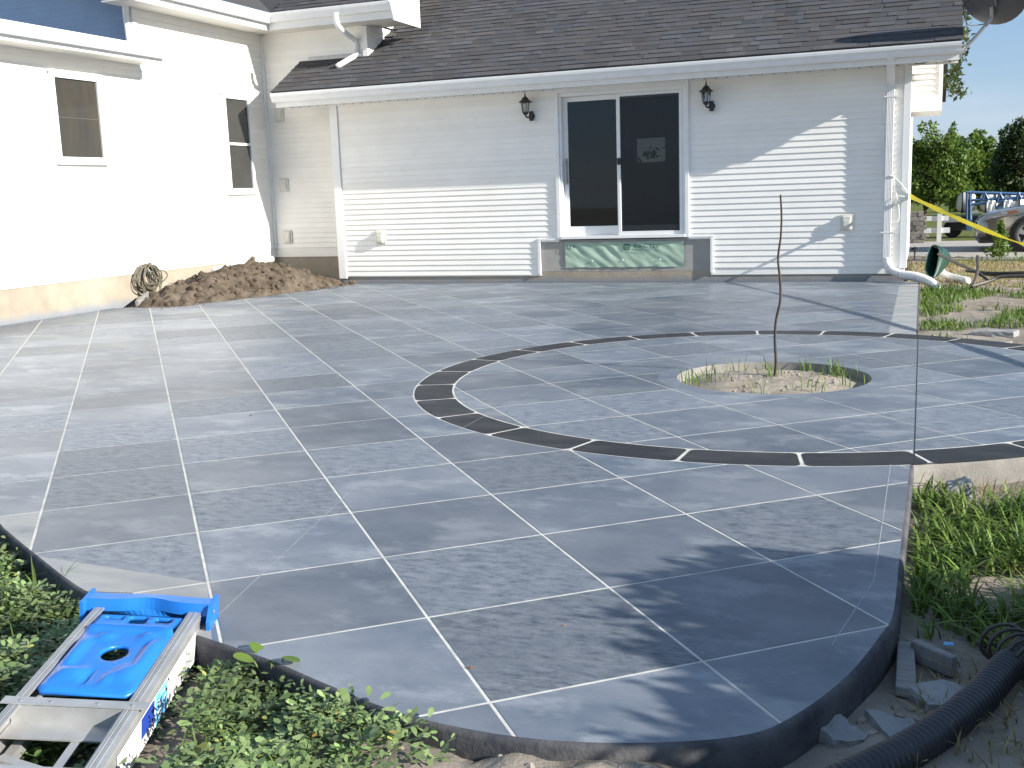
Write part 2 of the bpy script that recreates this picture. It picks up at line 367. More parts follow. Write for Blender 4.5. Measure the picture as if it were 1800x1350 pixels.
for f in cf:
    c = (cv[f[0]]+cv[f[1]]+cv[f[2]])/3
    if not inpoly(c, inset): continue
    d = math.hypot(c.x-RC[0], c.y-RC[1])
    if d < R_H: continue
    slabtri.append(f)
    if R_IN-.014 < d < R_OUT+.010: continue
    if d < R_H+.13: tiles.setdefault('rim', []).append(f); continue
    gb, ga = w2g(c)
    if abs(gb-round(gb)) < h or abs(ga-round(ga)) < h: continue
    key = (math.floor(gb), math.floor(ga), d < R_IN, pale(c) if d > R_OUT else False)
    tiles.setdefault(key, []).append(f)
def mesh_from_tris(mb, tris, z, skirt):
    idx = {}; V = []; F = []
    def vi(i):
        if i not in idx: idx[i] = len(V); V.append((cv[i].x, cv[i].y, z))
        return idx[i]
    cnt = {}
    for t in tris:
        q = [vi(i) for i in t]
        a, b, c = (Vector(V[k]) for k in q)
        if (b-a).cross(c-a).z < 0: q = q[::-1]
        F.append(tuple(q))
        for e in ((q[0], q[1]), (q[1], q[2]), (q[2], q[0])): cnt[e] = 1
    if skirt:
        for (a, b) in list(cnt):
            if (b, a) not in cnt:
                n = len(V); V += [(V[a][0], V[a][1], z-skirt), (V[b][0], V[b][1], z-skirt)]; F.append((b, a, n, n+1))
    mb.add(V, F)
patio = bpy.data.objects.new('patio', None); COL.objects.link(patio); tag(patio, kind='structure')
sm = MB(); mesh_from_tris(sm, slabtri, -.0013, 0); sm.build('slab', 'joint', patio)
def keysize(k):
    if k == 'rim': return 1e9
    w = g2w(k[0]+.5, k[1]+.5); return len(tiles[k])**0/max(.1, w.x**2+w.y**2)
keys = sorted(tiles, key=keysize, reverse=True)
rest = MB()
for n_, k in enumerate(keys):
    mb = rest if n_ >= 298 else MB()
    mesh_from_tris(mb, tiles[k], 0., .0012)
    if n_ >= 298: continue
    if k == 'rim': mb.build('planter_rim', 'tileA', patio); continue
    rr = random.Random(k[0]*131+k[1]*17+5).random()
    mb.build('tile', 'border' if k[3] else ('tileB' if rr < .36 else 'tileA'), patio)
if rest.v: tag(rest.build('tile', 'tileA', patio), kind='stuff')
# charcoal ring pavers with rounded corners
for k in range(26):
    t0 = R(-148.8)+k*2*math.pi/26; gap = .0095/R_IN; t1 = t0+2*math.pi/26
    A = t0+gap; B = t1-gap; rc = .035; P = []
    def pol(t, r): return (RC[0]+r*math.cos(t), RC[1]+r*math.sin(t))
    ra, rb = R_IN+.001, R_OUT-.001; da = rc/R_OUT
    for t in np.linspace(A+da, B-da, 10): P.append(pol(t, rb))
    for q in (30, 60): P.append(pol(B-da+da*math.sin(R(q)), rb-rc+rc*math.cos(R(q))))
    P.append(pol(B, rb-rc)); P.append(pol(B, ra+rc))
    for q in (30, 60): P.append(pol(B-da+da*math.cos(R(q)), ra+rc-rc*math.sin(R(q))))
    for t in np.linspace(B-da, A+da, 10): P.append(pol(t, ra))
    for q in (30, 60): P.append(pol(A+da-da*math.sin(R(q)), ra+rc-rc*math.cos(R(q))))
    P.append(pol(A, ra+rc)); P.append(pol(A, rb-rc))
    for q in (30, 60): P.append(pol(A+da-da*math.cos(R(q)), rb-rc+rc*math.sin(R(q))))
    MB().prism(P, .0002, -.0011, 2).build('paver', 'brick', patio)
# rounded slab edge
def sweep(P, prof, name, m, closed=True, inward=-1):
    N = len(P); rows = []
    for off, z in prof:
        Q = offset(P, off*inward) if closed else P
        rows.append([(q.x, q.y, z) for q in Q])
    V = [p for r in rows for p in r]; F = []
    for i in range(len(rows)-1):
        for j in range(N): F.append((i*N+j, i*N+(j+1) % N, (i+1)*N+(j+1) % N, (i+1)*N+j))
    mb = MB().add(V, F); return mb.build(name, m, patio, smooth=True)
sgn = 1 if (inset[0]-outline[0]).length > 0 else 1
def off_in(d):
    a = offset(outline, -d); ok = inpoly(a[len(arc)+10], outline); return a if ok else offset(outline, d)
prof = [(.016, 0.), (.010, -.001), (.004, -.005), (.0, -.014), (0., -.06), (.0, -.30)]
N = len(outline); V = []; F = []
for d, z in prof:
    Q = off_in(d) if d > 0 else outline; V += [(q.x, q.y, z) for q in Q]
for i in range(len(prof)-1):
    for j in range(N): F.append((i*N+j, i*N+(j+1) % N, (i+1)*N+(j+1) % N, (i+1)*N+j))
edge = MB().add(V, F).build('slab_edge', 'slab', patio, smooth=True)
edge.data.materials.append(M['slabpale'])
for p in edge.data.polygons:
    c = p.center
    if c.z < -.008 and c.x > .004: p.material_index = 1
# planter wall
hm = MB(); n = 72
V = []
for r, z in ((R_H+.0, 0), (R_H-.004, -.008), (R_H-.006, -.3)): V += [(RC[0]+r*math.cos(2*math.pi*j/n), RC[1]+r*math.sin(2*math.pi*j/n), z) for j in range(n)]
hm.add(V, [(i*n+j, (i+1)*n+j, (i+1)*n+(j+1) % n, i*n+(j+1) % n) for i in range(2) for j in range(n)]).build('planter_wall', 'slabpale', patio, smooth=True)
V = []; F = []; rings = 14
for i in range(rings+1):
    r = (R_H-.004)*i/rings
    for j in range(48):
        x, y = RC[0]+r*math.cos(2*math.pi*j/48), RC[1]+r*math.sin(2*math.pi*j/48)
        q = r/R_H; V.append((x, y, -.012-.055*q**3+.014*fbm(x, y, 6)+.006*fbm(x, y, 25)))
F = [(i*48+j, (i+1)*48+j, (i+1)*48+(j+1) % 48, i*48+(j+1) % 48) for i in range(rings) for j in range(48)]
ps = MB().add(V, F).build('planter_soil', 'sand', None, smooth=True); tag(ps, kind='structure')
# saw cuts and chalk lines
def strip(p, q, w, m, name, z=.0007):
    p = Vector(p[:2]); q = Vector(q[:2]); d = (q-p).normalized(); nrm = Vector((-d.y, d.x))*w/2
    MB().add([(*(p+nrm), z), (*(p-nrm), z), (*(q-nrm), z), (*(q+nrm), z)], [(0, 1, 2, 3)]).build(name, m, patio)
M['cut'] = mat('saw_cut', (.02, .02, .022), None, .9); M['chalk'] = mat('chalk', (.42, .43, .44), (.28, .30, .32), .9, 30)
strip((0, yb1-.0), (0, yb0+.0), .006, 'cut', 'saw_cut')
def pl(*px): return onz(*px)
strip(pl(272, 1186), pl(625, 855), .0035, 'chalk', 'chalk_line'); strip(pl(625, 855), pl(845, 735), .003, 'chalk', 'chalk_line'); strip(pl(845, 735), pl(1050, 625), .003, 'chalk', 'chalk_line')
strip((-.10, yb0-.02), (-.11, 3.5), .003, 'chalk', 'chalk_line'); strip((-.11, 3.5), (-.20, 2.95), .003, 'chalk', 'chalk_line')
strip(pl(150, 1040), pl(235, 1043), .003, 'cut', 'saw_cut')

# ================================================================== house
house = thing('house', 'white vinyl sided house with grey shingle roof around the patio', 'house', (-5, 15, 0))
def hp(o):
    o.parent = house; o.matrix_parent_inverse = Matrix.Translation((5, -15, 0)); return o
CH = .0778
def planks_y(wall, Y, x0, x1, z0, z1, m='siding', ztop=None):
    k = int(math.ceil((z1-z0)/CH)); L = x1-x0
    me = MB().prism([(0, 0), (-.0125, 0), (-.013, .003), (-.002, CH), (0, CH)], 0, L, 0).mesh('siding_plank', m)
    for i in range(k):
        put(me, 'siding_plank', wall, (x0, Y, z0+i*CH))
def planks_x(wall, X, y0, y1, z0, z1, m='siding'):
    k = int(math.ceil((z1-z0)/CH)); L = y1-y0
    me = MB().add([(0, 0, 0), (.0125, 0, 0), (.013, 0, .003), (.002, 0, CH), (0, 0, CH), (0, L, 0), (.0125, L, 0), (.013, L, .003), (.002, L, CH), (0, L, CH)],
                  [(0, 1, 2, 3, 4), (9, 8, 7, 6, 5), (0, 5, 6, 1), (1, 6, 7, 2), (2, 7, 8, 3), (3, 8, 9, 4)]).mesh('siding_plank', m)
    for i in range(k):
        put(me, 'siding_plank', wall, (X, y0, z0+i*CH))
SB, ST = .175, 2.69
# --- back wall with door opening
DX0, DX1, DZ0, DZ1 = -4.80, -2.985, .645, 2.66
bw = MB()
bw.box(-8.34, -5.10, YB, YB+.15, .1, 2.75).box(-5.10, DX0, YB, YB+.15, .60, 2.75).box(DX1, -2.66, YB, YB+.15, .60, 2.75).box(-2.66, -.19, YB, YB+.15, .1, 2.75)
bw.box(DX0, DX1, YB, YB+.15, DZ1, 2.75).box(-5.10, -2.66, YB+.04, YB+.15, .1, .60).box(-.34, -.19, YB+.15, 19.9, .1, 2.75).box(-8.34, -8.19, YB+.15, YB+.35, .1, 2.75)
bwo = hp(bw.build('wall', 'siding'))
planks_y(bwo, YB, -8.26, -5.11, SB-.06, SB-.06+5.9*CH); planks_y(bwo, YB, -8.26, DX0-.02, SB-.06+6*CH, 2.68)
planks_y(bwo, YB, -2.64, -.26, SB+.02, SB+.02+4.9*CH); planks_y(bwo, YB, DX1+.02, -.26, SB+.02+5*CH, 2.68)
fd = MB().box(-8.36, -.2, YB+.012, YB+.3, -.3, .2); hp(fd.build('foundation', 'found'))
cp = MB().box(-8.40, -8.27, YB-.028, YB+.02, .075, 2.70); hp(cp.build('corner_post', 'trim', bevel=.006))
cp = MB().box(-.255, -.165, YB-.028, YB+.06, .17, 2.72); hp(cp.build('corner_post', 'trim', bevel=.006))
# panel below the door
pn = MB().box(-5.10, -2.66, YB+.010, YB+.045, .16, .60); pno = hp(pn.build('cement_panel', 'cement'))
for x in (-5.135, -2.665): hp(MB().box(x, x+.035, YB-.03, YB+.03, .13, .62).build('panel_trim', 'trim'))
hp(MB().box(-5.135, DX0-.03, YB-.028, YB+.03, .605, .632).build('panel_trim', 'trim')); hp(MB().box(DX1+.03, -2.63, YB-.028, YB+.03, .605, .632).build('panel_trim', 'trim'))
V = []; F = []; NX, NZ = 70, 16
for j in range(NZ+1):
    for i in range(NX+1):
        x = -4.735+1.705*i/NX; z = .215+.352*j/NZ
        s = x*1.0+z*1.3; wv = noise.noise(Vector((s*9, (x-z)*2.0, 0)))*.012+noise.noise(Vector((s*22, (x-z)*3.5, 4)))*.006
        V.append((x+.004*noise.noise(Vector((z*20, x, 1))), YB-.004-max(-.008, wv), z+(.012*noise.noise(Vector((x*5, 0, 2))) if j in (0, NZ) else 0)))
F = [(j*(NX+1)+i, j*(NX+1)+i+1, (j+1)*(NX+1)+i+1, (j+1)*(NX+1)+i) for j in range(NZ) for i in range(NX)]
wrap = hp(MB().add(V, F).build('house_wrap', 'wrap', smooth=True)); tag(wrap, 'green house wrap sheet printed PACTIV under the glass door')
def text(s, x, y, z, size, m, parent, name='lettering', sx=1.):
    c = bpy.data.curves.new(name, 'FONT'); c.body = s; c.size = size; c.extrude = .0005; c.space_character = 1.15
    o = bpy.data.objects.new(name, c); COL.objects.link(o)
    dg = bpy.context.evaluated_depsgraph_get(); me = bpy.data.meshes.new_from_object(o.evaluated_get(dg)); bpy.data.objects.remove(o)
    me.materials.clear(); me.materials.append(M[m]); o = put(me, name, parent); o.matrix_world = Matrix.Translation((x, y, z)) @ Matrix.Rotation(R(90), 4, 'X') @ Matrix.Diagonal((sx, 1, 1, 1))
    return o
for s, x, z, sz in (('PACTIV', -3.73, .475, .078), ('TIV', -4.73, .478, .078)):
    o = text(s, 0, 0, 0, sz, 'wraptext', None, sx=1.25); o.location = (x, YB-.0185, z); hp(o); o.parent = wrap; o.matrix_parent_inverse = wrap.matrix_world.inverted()
o = text('Building Products', 0, 0, 0, .026, 'wraptext', None, sx=1.1); o.location = (-3.73, YB-.0185, .44); o.parent = wrap
lg = MB()
for k in range(4):
    z = .452+k*.024; hw = math.sqrt(max(.0001, .052**2-(z+.008-.495)**2)); lg.box(-3.83-hw, -3.83+hw, YB-.0195, YB-.0185, z, z+.015)
o = lg.build('logo', 'wraptext', wrap)
for x in (-4.33, -3.89, -3.36):
    MB().lathe([(.012, 0), (.012, .003), (.004, .006)], (x, YB-.012, .31+.01*(x+4)), 8, (0, -1, 0)).build('nail_cap', 'label', wrap)

# --- sliding door
dr = hp(MB().build('door', 'trim')) if False else None
dm = MB()
dm.box(DX0-.035, DX0+.02, YB-.035, YB+.05, DZ0-.03, 2.69).box(DX1-.02, DX1+.035, YB-.035, YB+.05, DZ0-.03, 2.69).box(DX0+.02, DX1-.02, YB-.035, YB+.05, DZ1-.03, 2.69)
dm.box(DX0+.02, DX1-.02, YB-.045, YB+.12, DZ0-.03, DZ0+.012)
dm.box(DX0+.02, DX0+.055, YB-.012, YB+.12, DZ0+.012, DZ1-.03).box(DX1-.055, DX1-.02, YB-.012, YB+.12, DZ0+.012, DZ1-.03).box(DX0+.055, DX1-.055, YB-.012, YB+.12, DZ1-.085, DZ1-.03)
door = hp(dm.build('sliding_door', 'trim', bevel=.004))
def leaf(x0, x1, y, w, zb, name, m, bot=.13):
    f = MB(); z0, z1 = DZ0+.014, DZ1-.087
    f.box(x0, x0+w, y, y+.035, z0, z1).box(x1-w, x1, y, y+.035, z0, z1).box(x0+w, x1-w, y, y+.035, z0, z0+bot).box(x0+w, x1-w, y, y+.035, z1-w, z1)
    return f.build(name, 'trim', door, bevel=.003), (x0+w, x1-w, z0+bot, z1-w)
def paneof(name, m, b, y):
    MB().box(b[0], b[1], y, y+.006, b[2], b[3]).build(name, m, door)
o1, b = leaf(DX0+.057, -3.90, YB+.075, .065, 0, 'door_leaf', 'pane'); paneof('pane', 'pane', b, YB+.09)
o2, b = leaf(-3.965, DX1-.057, YB+.036, .065, 0, 'door_leaf', 'pane'); paneof('pane', 'pane', b, YB+.05)
o3, b = leaf(-3.945, DX1-.058, YB-.008, .042, 0, 'screen_frame', 'screen', .05); paneof('insect_screen', 'screen', b, YB+.008)
hd = MB().tube(smoothpath([(-4.70, YB+.07, 1.42), (-4.70, YB+.015, 1.44), (-4.70, YB+.01, 1.56), (-4.70, YB+.015, 1.68), (-4.70, YB+.07, 1.70)], 4), .011, 8)
hd.box(-4.715, -4.685, YB+.062, YB+.074, 1.38, 1.74); hd.build('handle', 'steel', door)
MB().box(-3.945, -3.90, YB-.03, YB-.007, 1.62, 1.71).build('latch', 'black', door)
# room behind the door with a window in its far wall
wa, wb = ony(1118, 286, 19.3), ony(1169, 241, 19.3)
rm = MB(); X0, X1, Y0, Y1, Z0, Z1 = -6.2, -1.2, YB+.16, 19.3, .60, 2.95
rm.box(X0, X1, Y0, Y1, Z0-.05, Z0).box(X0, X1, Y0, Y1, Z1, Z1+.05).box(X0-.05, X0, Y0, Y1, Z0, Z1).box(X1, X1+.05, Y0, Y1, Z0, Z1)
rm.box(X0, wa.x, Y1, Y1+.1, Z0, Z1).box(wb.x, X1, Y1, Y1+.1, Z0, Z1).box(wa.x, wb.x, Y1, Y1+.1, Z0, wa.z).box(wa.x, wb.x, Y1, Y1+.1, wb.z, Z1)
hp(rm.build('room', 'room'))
hp(MB().box(wa.x, wb.x, Y1+.04, Y1+.05, wa.z, wb.z).build('far_window_pane', 'screen'))

# --- addition eave, gutter, soffit, roof
EY, EX0, EX1 = 14.15, -9.06, .38
PITCHR, REZ = .58, 2.875
def gutter_x(x0, x1, yback, ztop, name='gutter'):
    p = [(0, 0), (0, -.125), (-.075, -.125), (-.088, -.10), (-.095, -.07), (-.118, -.04), (-.123, -.012), (-.123, .004), (-.115, .004), (-.113, -.014), (-.012, -.014), (-.012, 0)]
    return hp(MB().prism([(yback+a, ztop+b) for a, b in p], x0, x1, 0).build(name, 'trim'))
def gutter_y(y0, y1, xback, ztop, name='gutter'):
    p = [(0, 0), (0, -.125), (.075, -.125), (.088, -.10), (.095, -.07), (.118, -.04), (.123, -.012), (.123, .004), (.115, .004), (.113, -.014), (.012, -.014), (.012, 0)]
    return hp(MB().prism([(xback+a, ztop+b) for a, b in p], y0, y1, 1).build(name, 'trim'))
gutter_x(EX0-.02, EX1, EY+.12, 2.855)
hp(MB().box(EX0, EX1-.02, EY+.121, EY+.145, 2.66, 2.86).build('fascia', 'trim'))
sp = MB().box(0, .1475, 0, YB-EY-.147, 0, .012).box(.060, .066, 0, YB-EY-.147, -.004, 0).mesh('soffit_panel', 'soffit')
sf = hp(MB().box(EX0, EX1-.02, EY+.146, YB+.05, 2.702, 2.72).build('soffit', 'soffit'))
x = EX0+.01
while x < EX1-.16: put(sp, 'soffit_panel', sf, (x, EY+.146, 2.688)); x += .15
hp(MB().box(EX0, EX1-.02, YB-.022, YB-.004, 2.662, 2.687).build('frieze_channel', 'trim'))
vm = MB()
x = EX0+.02
while x < EX1: vm.box(x-.006, x+.006, YB-.024, YB-.0225, 2.676, 2.692); x += .15
tag(hp(vm.build('vent_slots', 'black')), kind='stuff')
def roof_x(parts, name):   # slope facing -y: list of (x0,x1,y0,y1)
    mb = MB(); V = []; F = []; sh = []
    return
def shingles(name, x0, x1, ye, ze, pitch, run, parent, cut=None, seed=1):
    rn = random.Random(seed); L = run*math.sqrt(1+pitch*pitch); ey = 1/math.sqrt(1+pitch*pitch); ez = pitch*ey
    V = []; F = []; S = []; ex = .142; rows = int(L/ex)
    for r in range(rows):
        s0 = r*ex; x = x0-rn.random()*.2
        while x < x1:
            w = rn.choice((.11, .16, .2, .26, .33)); a = max(x, x0); b = min(x+w, x1); x += w
            if b-a < .01: continue
            y = ye+s0*ey
            if cut and cut(a, y): continue
            thick = .006+.007*(rn.random() < .5)
            o = len(V)
            for (xx, s, hgt) in ((a, s0, thick), (b, s0, thick), (b, s0+ex*1.05, .001), (a, s0+ex*1.05, .001), (a, s0, -.002), (b, s0, -.002)):
                V.append((xx, ye+s*ey-hgt*ez, ze+s*ez+hgt*ey))
            F += [(o, o+1, o+2, o+3), (o+4, o+5, o+1, o), (o+5, o+2, o+2, o+1), (o+4, o, o+3, o+3)]
            c = rn.gauss(1., .09) * (1.08 if thick > .01 else .94); t = rn.gauss(0, .03); S += [(c*(1+t), c, c*(1-t))]*4
    mb = bpy.data.meshes.new(name); mb.from_pydata(V, [], [tuple(dict.fromkeys(f)) for f in F])
    at = mb.attributes.new('shade', 'FLOAT_COLOR', 'FACE'); arr = np.ones((len(F), 4), np.float32); arr[:, :3] = np.clip(S, .4, 2); at.data.foreach_set('color', arr.ravel())
    mb.materials.append(M['shingle']); o = bpy.data.objects.new(name, mb); COL.objects.link(o); o.parent = parent; tag(o, kind='stuff'); return o
RUN = 4.9
rf = MB()
def slab_roof(mb, x0, x1, y0, y1, t=.05):
    z = lambda y: REZ-.012+PITCHR*(y-EY)
    mb.add([(x0, y0, z(y0)), (x1, y0, z(y0)), (x1, y1, z(y1)), (x0, y1, z(y1)), (x0, y0, z(y0)-t), (x1, y0, z(y0)-t), (x1, y1, z(y1)-t), (x0, y1, z(y1)-t)],
           [(0, 1, 2, 3), (7, 6, 5, 4), (0, 4, 5, 1), (1, 5, 6, 2), (2, 6, 7, 3), (3, 7, 4, 0)])
slab_roof(rf, EX0, XC, EY+.02, YR+.02); slab_roof(rf, XC, EX1, EY+.02, EY+RUN)
zr = REZ-.012+PITCHR*RUN
rf.add([(XC, EY+RUN, zr), (EX1, EY+RUN, zr), (EX1, EY+RUN+4.9, 2.8), (XC, EY+RUN+4.9, 2.8)], [(0, 1, 2, 3)])
roof = hp(rf.build('roof', 'shingle'))
at = roof.data.attributes.new('shade', 'FLOAT_COLOR', 'FACE'); at.data.foreach_set('color', np.full((len(roof.data.polygons), 4), .9, np.float32).ravel())
shingles('shingles', EX0-.01, EX1+.012, EY+.0, REZ, PITCHR, RUN, roof, cut=lambda x, y: x < XC-.02 and y > YR-.02)
# right rake board and gable wall
V = [(EX1-.012, EY+.13, 2.67), (EX1-.012, EY+.13, REZ-.07), (EX1-.012, EY+RUN, zr-.055), (EX1-.012, EY+RUN, zr-.24)]
hp(MB().add(V+[(x-.022, y, z) for x, y, z in V], [(0, 3, 2, 1), (4, 5, 6, 7), (0, 1, 5, 4), (1, 2, 6, 5), (2, 3, 7, 6), (3, 0, 4, 7)]).build('rake_board', 'trim'))
gv = [(-.19, YB, 2.75), (-.19, 19.9, 2.75), (-.19, 19.9, 2.75+.0), (-.19, EY+RUN, zr-.1)]
hp(MB().add([(-.19, YB, 2.6), (-.19, 2*(EY+RUN)-YB, 2.6), (-.19, EY+RUN, zr-.08), (-.34, YB, 2.6), (-.34, 2*(EY+RUN)-YB, 2.6), (-.34, EY+RUN, zr-.08)], [(0, 1, 2), (5, 4, 3), (0, 2, 5, 3), (1, 4, 5, 2)]).build('gable_wall', 'siding'))
# chimney chase on the gable side
ca, cb_ = ony(1600, 193, 16.6), ony(1657, 112, 16.6)
chx0, chx1, chz0 = -.19, cb_.x, ca.z
ch = hp(MB().box(chx0, chx1, 16.615, 17.9, chz0, 3.6).build('chimney_chase', 'siding'))
planks_y(ch, 16.615, chx0+.0, chx1-.03, chz0+.17, 3.5)
hp(MB().box(chx0, chx1+.01, 16.585, 17.92, chz0-.03, chz0+.17).build('chase_skirt', 'trim')); hp(MB().box(chx1-.035, chx1+.012, 16.595, 16.70, chz0+.17, 3.6).build('corner_post', 'trim'))
# downspout
ds = MB()
dx0, dx1 = -.452, -.362
ds.add([(dx0, 14.27, 2.74), (dx1, 14.27, 2.74), (dx1, 14.20, 2.74), (dx0, 14.20, 2.74), (dx0, YB-.02, 2.52), (dx1, YB-.02, 2.52), (dx1, YB-.085, 2.46), (dx0, YB-.085, 2.46)],
       [(0, 1, 2, 3), (7, 6, 5, 4), (0, 4, 5, 1), (1, 5, 6, 2), (2, 6, 7, 3), (3, 7, 4, 0)])
for q in range(5):
    xx = dx0+q*.018; ds.box(xx+.001, xx+.015, YB-.090, YB-.085, .30, 2.47)
ds.box(dx0, dx1, YB-.085, YB-.018, .29, 2.50)
dso = hp(ds.build('downspout', 'trim', bevel=.004))
for z in (.62, 2.30): MB().box(dx0-.035, dx1+.035, YB-.093, YB-.016, z, z+.02).build('strap', 'trim', dso)
el = MB().tube(smoothpath([((dx0+dx1)/2, YB-.05, .31), ((dx0+dx1)/2+.01, YB-.055, .24), (dx1+.03, YB-.09, .15), (dx1+.12, YB-.13, .11)], 4), .05, 10); el.build('elbow', 'trim', dso, smooth=True)

# --- main house: recess wall, left wall, upper eaves
SB2, ZS = .545, 3.835
mw = MB().box(XL-.15, XC, YR, YR+.15, .4, 3.9).box(XC-.15, XC, YR+.15, 21, 2.7, 3.9)
mwo = hp(mw.build('wall', 'siding')); planks_y(mwo, YR, XL+.02, XC-.05, SB2, ZS); planks_x(mwo, XC, YR+.05, 19, 3.3, ZS)
hp(MB().box(XL-.1, XC, YR+.015, YR+.2, -.3, SB2+.02).build('foundation', 'found'))
lwm = MB().box(XL-.15, XL, 6.0, YR, .4, 3.14).box(XL-.15, XL, 12.08, YR, 3.14, 3.9)
lwo = hp(lwm.build('wall', 'siding')); planks_x(lwo, XL, 6.0, YR-.02, SB2, 3.12); planks_x(lwo, XL, 12.13, YR-.02, SB2+34*CH, ZS)
hp(MB().box(XL-.2, XL-.015, 6.0, YR+.1, -.3, SB2+.02).build('foundation', 'found'))
hp(MB().box(XL, XL+.045, YR-.045, YR, SB2-.01, ZS).build('corner_post', 'trim', bevel=.005))
hp(MB().box(XC-.06, XC+.02, YR-.022, YR+.07, 3.3, ZS).build('corner_post', 'trim'))
# blue gable wall above the lower wing, its rake coming down to the left eave
def rake_z(x): return 3.85+.58*(XL-x)
bl = hp(MB().add([(XL-.15, 12.1, 3.1), (-16, 12.1, 3.1), (-16, 12.1, rake_z(-16)), (XL-.15, 12.1, rake_z(XL-.15)), (XL-.15, 12.25, 3.1), (-16, 12.25, 3.1), (-16, 12.25, rake_z(-16)), (XL-.15, 12.25, rake_z(XL-.15))], [(0, 1, 2, 3), (7, 6, 5, 4), (0, 3, 7, 4), (3, 2, 6, 7)]).build('wall', 'bluesiding'))
for i in range(30):
    z_ = 3.15+i*CH; x1_ = min(XL-.10, XL-(z_+.5*CH-3.85)/.58)
    put(MB().prism([(0, 0), (-.0125, 0), (-.013, .003), (-.002, CH), (0, CH)], 0, x1_+16, 0).mesh('siding_plank', 'bluesiding'), 'siding_plank', bl, (-16, 12.1, z_))
tr = hp(MB().box(XL-.10, XL+.02, 12.04, 12.13, 3.25, 3.86).build('corner_post', 'trim', bevel=.005))
hp(MB().tube(smoothpath([(XL-.04, 12.02, 3.34), (XL-.04, 12.0, 3.75), (XL-.01, 11.97, 3.85), (XL+.05, 11.9, 3.93)], 4), .042, 8).build('downspout', 'trim'))
# lower wing eave
XE = -9.2
gutter_y(6, 12.07, XE-.12, 3.28); hp(MB().box(XE-.145, XE-.121, 6, 12.05, 3.10, 3.27).build('fascia', 'trim'))
hp(MB().box(XL-.02, XE-.146, 6, 12.05, 3.115, 3.13).build('soffit', 'soffit'))
lr = MB().add([(XE-.09, 6, 3.285), (XE-.09, 12.06, 3.285), (XL-.1, 12.06, 3.38), (XL-.1, 6, 3.38), (-15, 6, 4.0), (-15, 12.08, 4.0)], [(0, 3, 2, 1)])
lro = hp(lr.build('lower_roof', 'shingle')); at = lro.data.attributes.new('shade', 'FLOAT_COLOR', 'FACE'); at.data.foreach_set('color', np.full((1, 4), .9, np.float32).ravel())
hp(MB().box(-16, XL-.1, 6, 12.1, 3.2, 3.30).build('lower_roof_deck', 'trim'))
# upper eaves: along the left wall (x) and along the recess (y)
UX, UY, UXR = -9.2, 14.5, -7.2
GY = 11.62
gutter_y(GY, UY+.1, UX-.12, 4.05); hp(MB().box(UX-.145, UX-.121, GY, UY+.14, 3.83, 4.04).build('fascia', 'trim'))
gutter_x(UX-.10, UXR-.02, UY+.12, 4.06); hp(MB().box(UX-.12, UXR, UY+.121, UY+.145, 3.835, 4.05).build('fascia', 'trim'))
us = hp(MB().box(XL-.1, UX-.146, GY, YR, 3.853, 3.87).box(UX-.146, UXR-.0, UY+.147, YR+.0, 3.853, 3.87).box(XC+.0, UXR, YR, 15.46, 3.853, 3.87).build('soffit', 'soffit'))
sp2 = MB().box(0, .1475, 0, YR-UY-.15, 0, .012).mesh('soffit_panel', 'soffit')
x = UX-.14
while x < UXR-.15: put(sp2, 'soffit_panel', us, (x, UY+.147, 3.84)); x += .15
sp3 = MB().box(0, -XL+UX-.15, 0, .1475, 0, .012).mesh('soffit_panel', 'soffit')
y = GY+.02
while y < UY: put(sp3, 'soffit_panel', us, (XL+.003, y, 3.84)); y += .15
# main roof: slope facing the patio above the recess, slope facing the left court
ur = MB(); zt = 4.065
ur.add([(UX+.0, UY+.03, zt), (UXR, UY+.03, zt), (UXR, UY+5, zt+2.9), (UX-5, UY+5, zt+2.9), (UX+.0, GY, zt), (UX-5, GY, zt+2.9)], [(0, 1, 2, 3), (4, 0, 3, 5)])
ur.add([(UX, GY, zt-.02), (XL-.1, GY, 3.86+.06), (-16, GY, rake_z(-16)), (-16, 12.2, rake_z(-16)), (XL-.1, 12.2, 3.86+.06), (UX, 12.2, zt-.02)], [(1, 2, 3, 4)])
uro = hp(ur.build('roof', 'shingle')); at = uro.data.attributes.new('shade', 'FLOAT_COLOR', 'FACE'); at.data.foreach_set('color', np.full((3, 4), .9, np.float32).ravel())
shingles('shingles', UX+.0, UXR+.01, UY+.02, zt+.01, .58, 3.0, uro, seed=4)
V = [(UXR+.004, UY+.10, 3.80), (UXR+.004, UY-.02, 4.04), (UXR+.004, UY+5, zt+2.87), (UXR+.004, UY+5, zt+2.6), (UXR+.004, UY+.98, 4.35), (UXR+.004, UY+.98, 3.80)]
hp(MB().add(V+[(x-.03, y, z) for x, y, z in V], [(0, 5, 4, 3, 2, 1), (6, 7, 8, 9, 10, 11)]+[(i, (i+1) % 6, 6+(i+1) % 6, 6+i) for i in range(6)]).build('rake_board', 'trim'))
hp(MB().add([(XC, YR, 3.87), (XC, 24, 3.87), (XC, UY+5, zt+2.6), (XC-.1, YR, 3.87), (XC-.1, 24, 3.87), (XC-.1, UY+5, zt+2.6)], [(0, 1, 2), (5, 4, 3)]).build('gable_wall', 'siding'))
# downspout of the recess gutter running onto the lower roof
p = [ony(590, 22, 14.45), ony(594, 45, 14.5), ony(612, 62, 14.8), ony(624, 72, 15.0), ony(625, 95, 14.99), ony(612, 105, 14.85), ony(592, 117, 14.72)]
dsu = hp(MB().tube(smoothpath(p, 4), .042, 8).build('downspout', 'trim', smooth=True))
# flashing
hp(MB().add([(EX0+.15, YR-.016, REZ+PITCHR*(YR-EY)-.0), (XC-.05, YR-.016, REZ+PITCHR*(YR-EY)), (XC-.05, YR-.016, REZ+PITCHR*(YR-EY)+.06), (EX0+.15, YR-.016, REZ+PITCHR*(YR-EY)+.06)], [(0, 1, 2, 3)]).build('flashing', 'steel'))
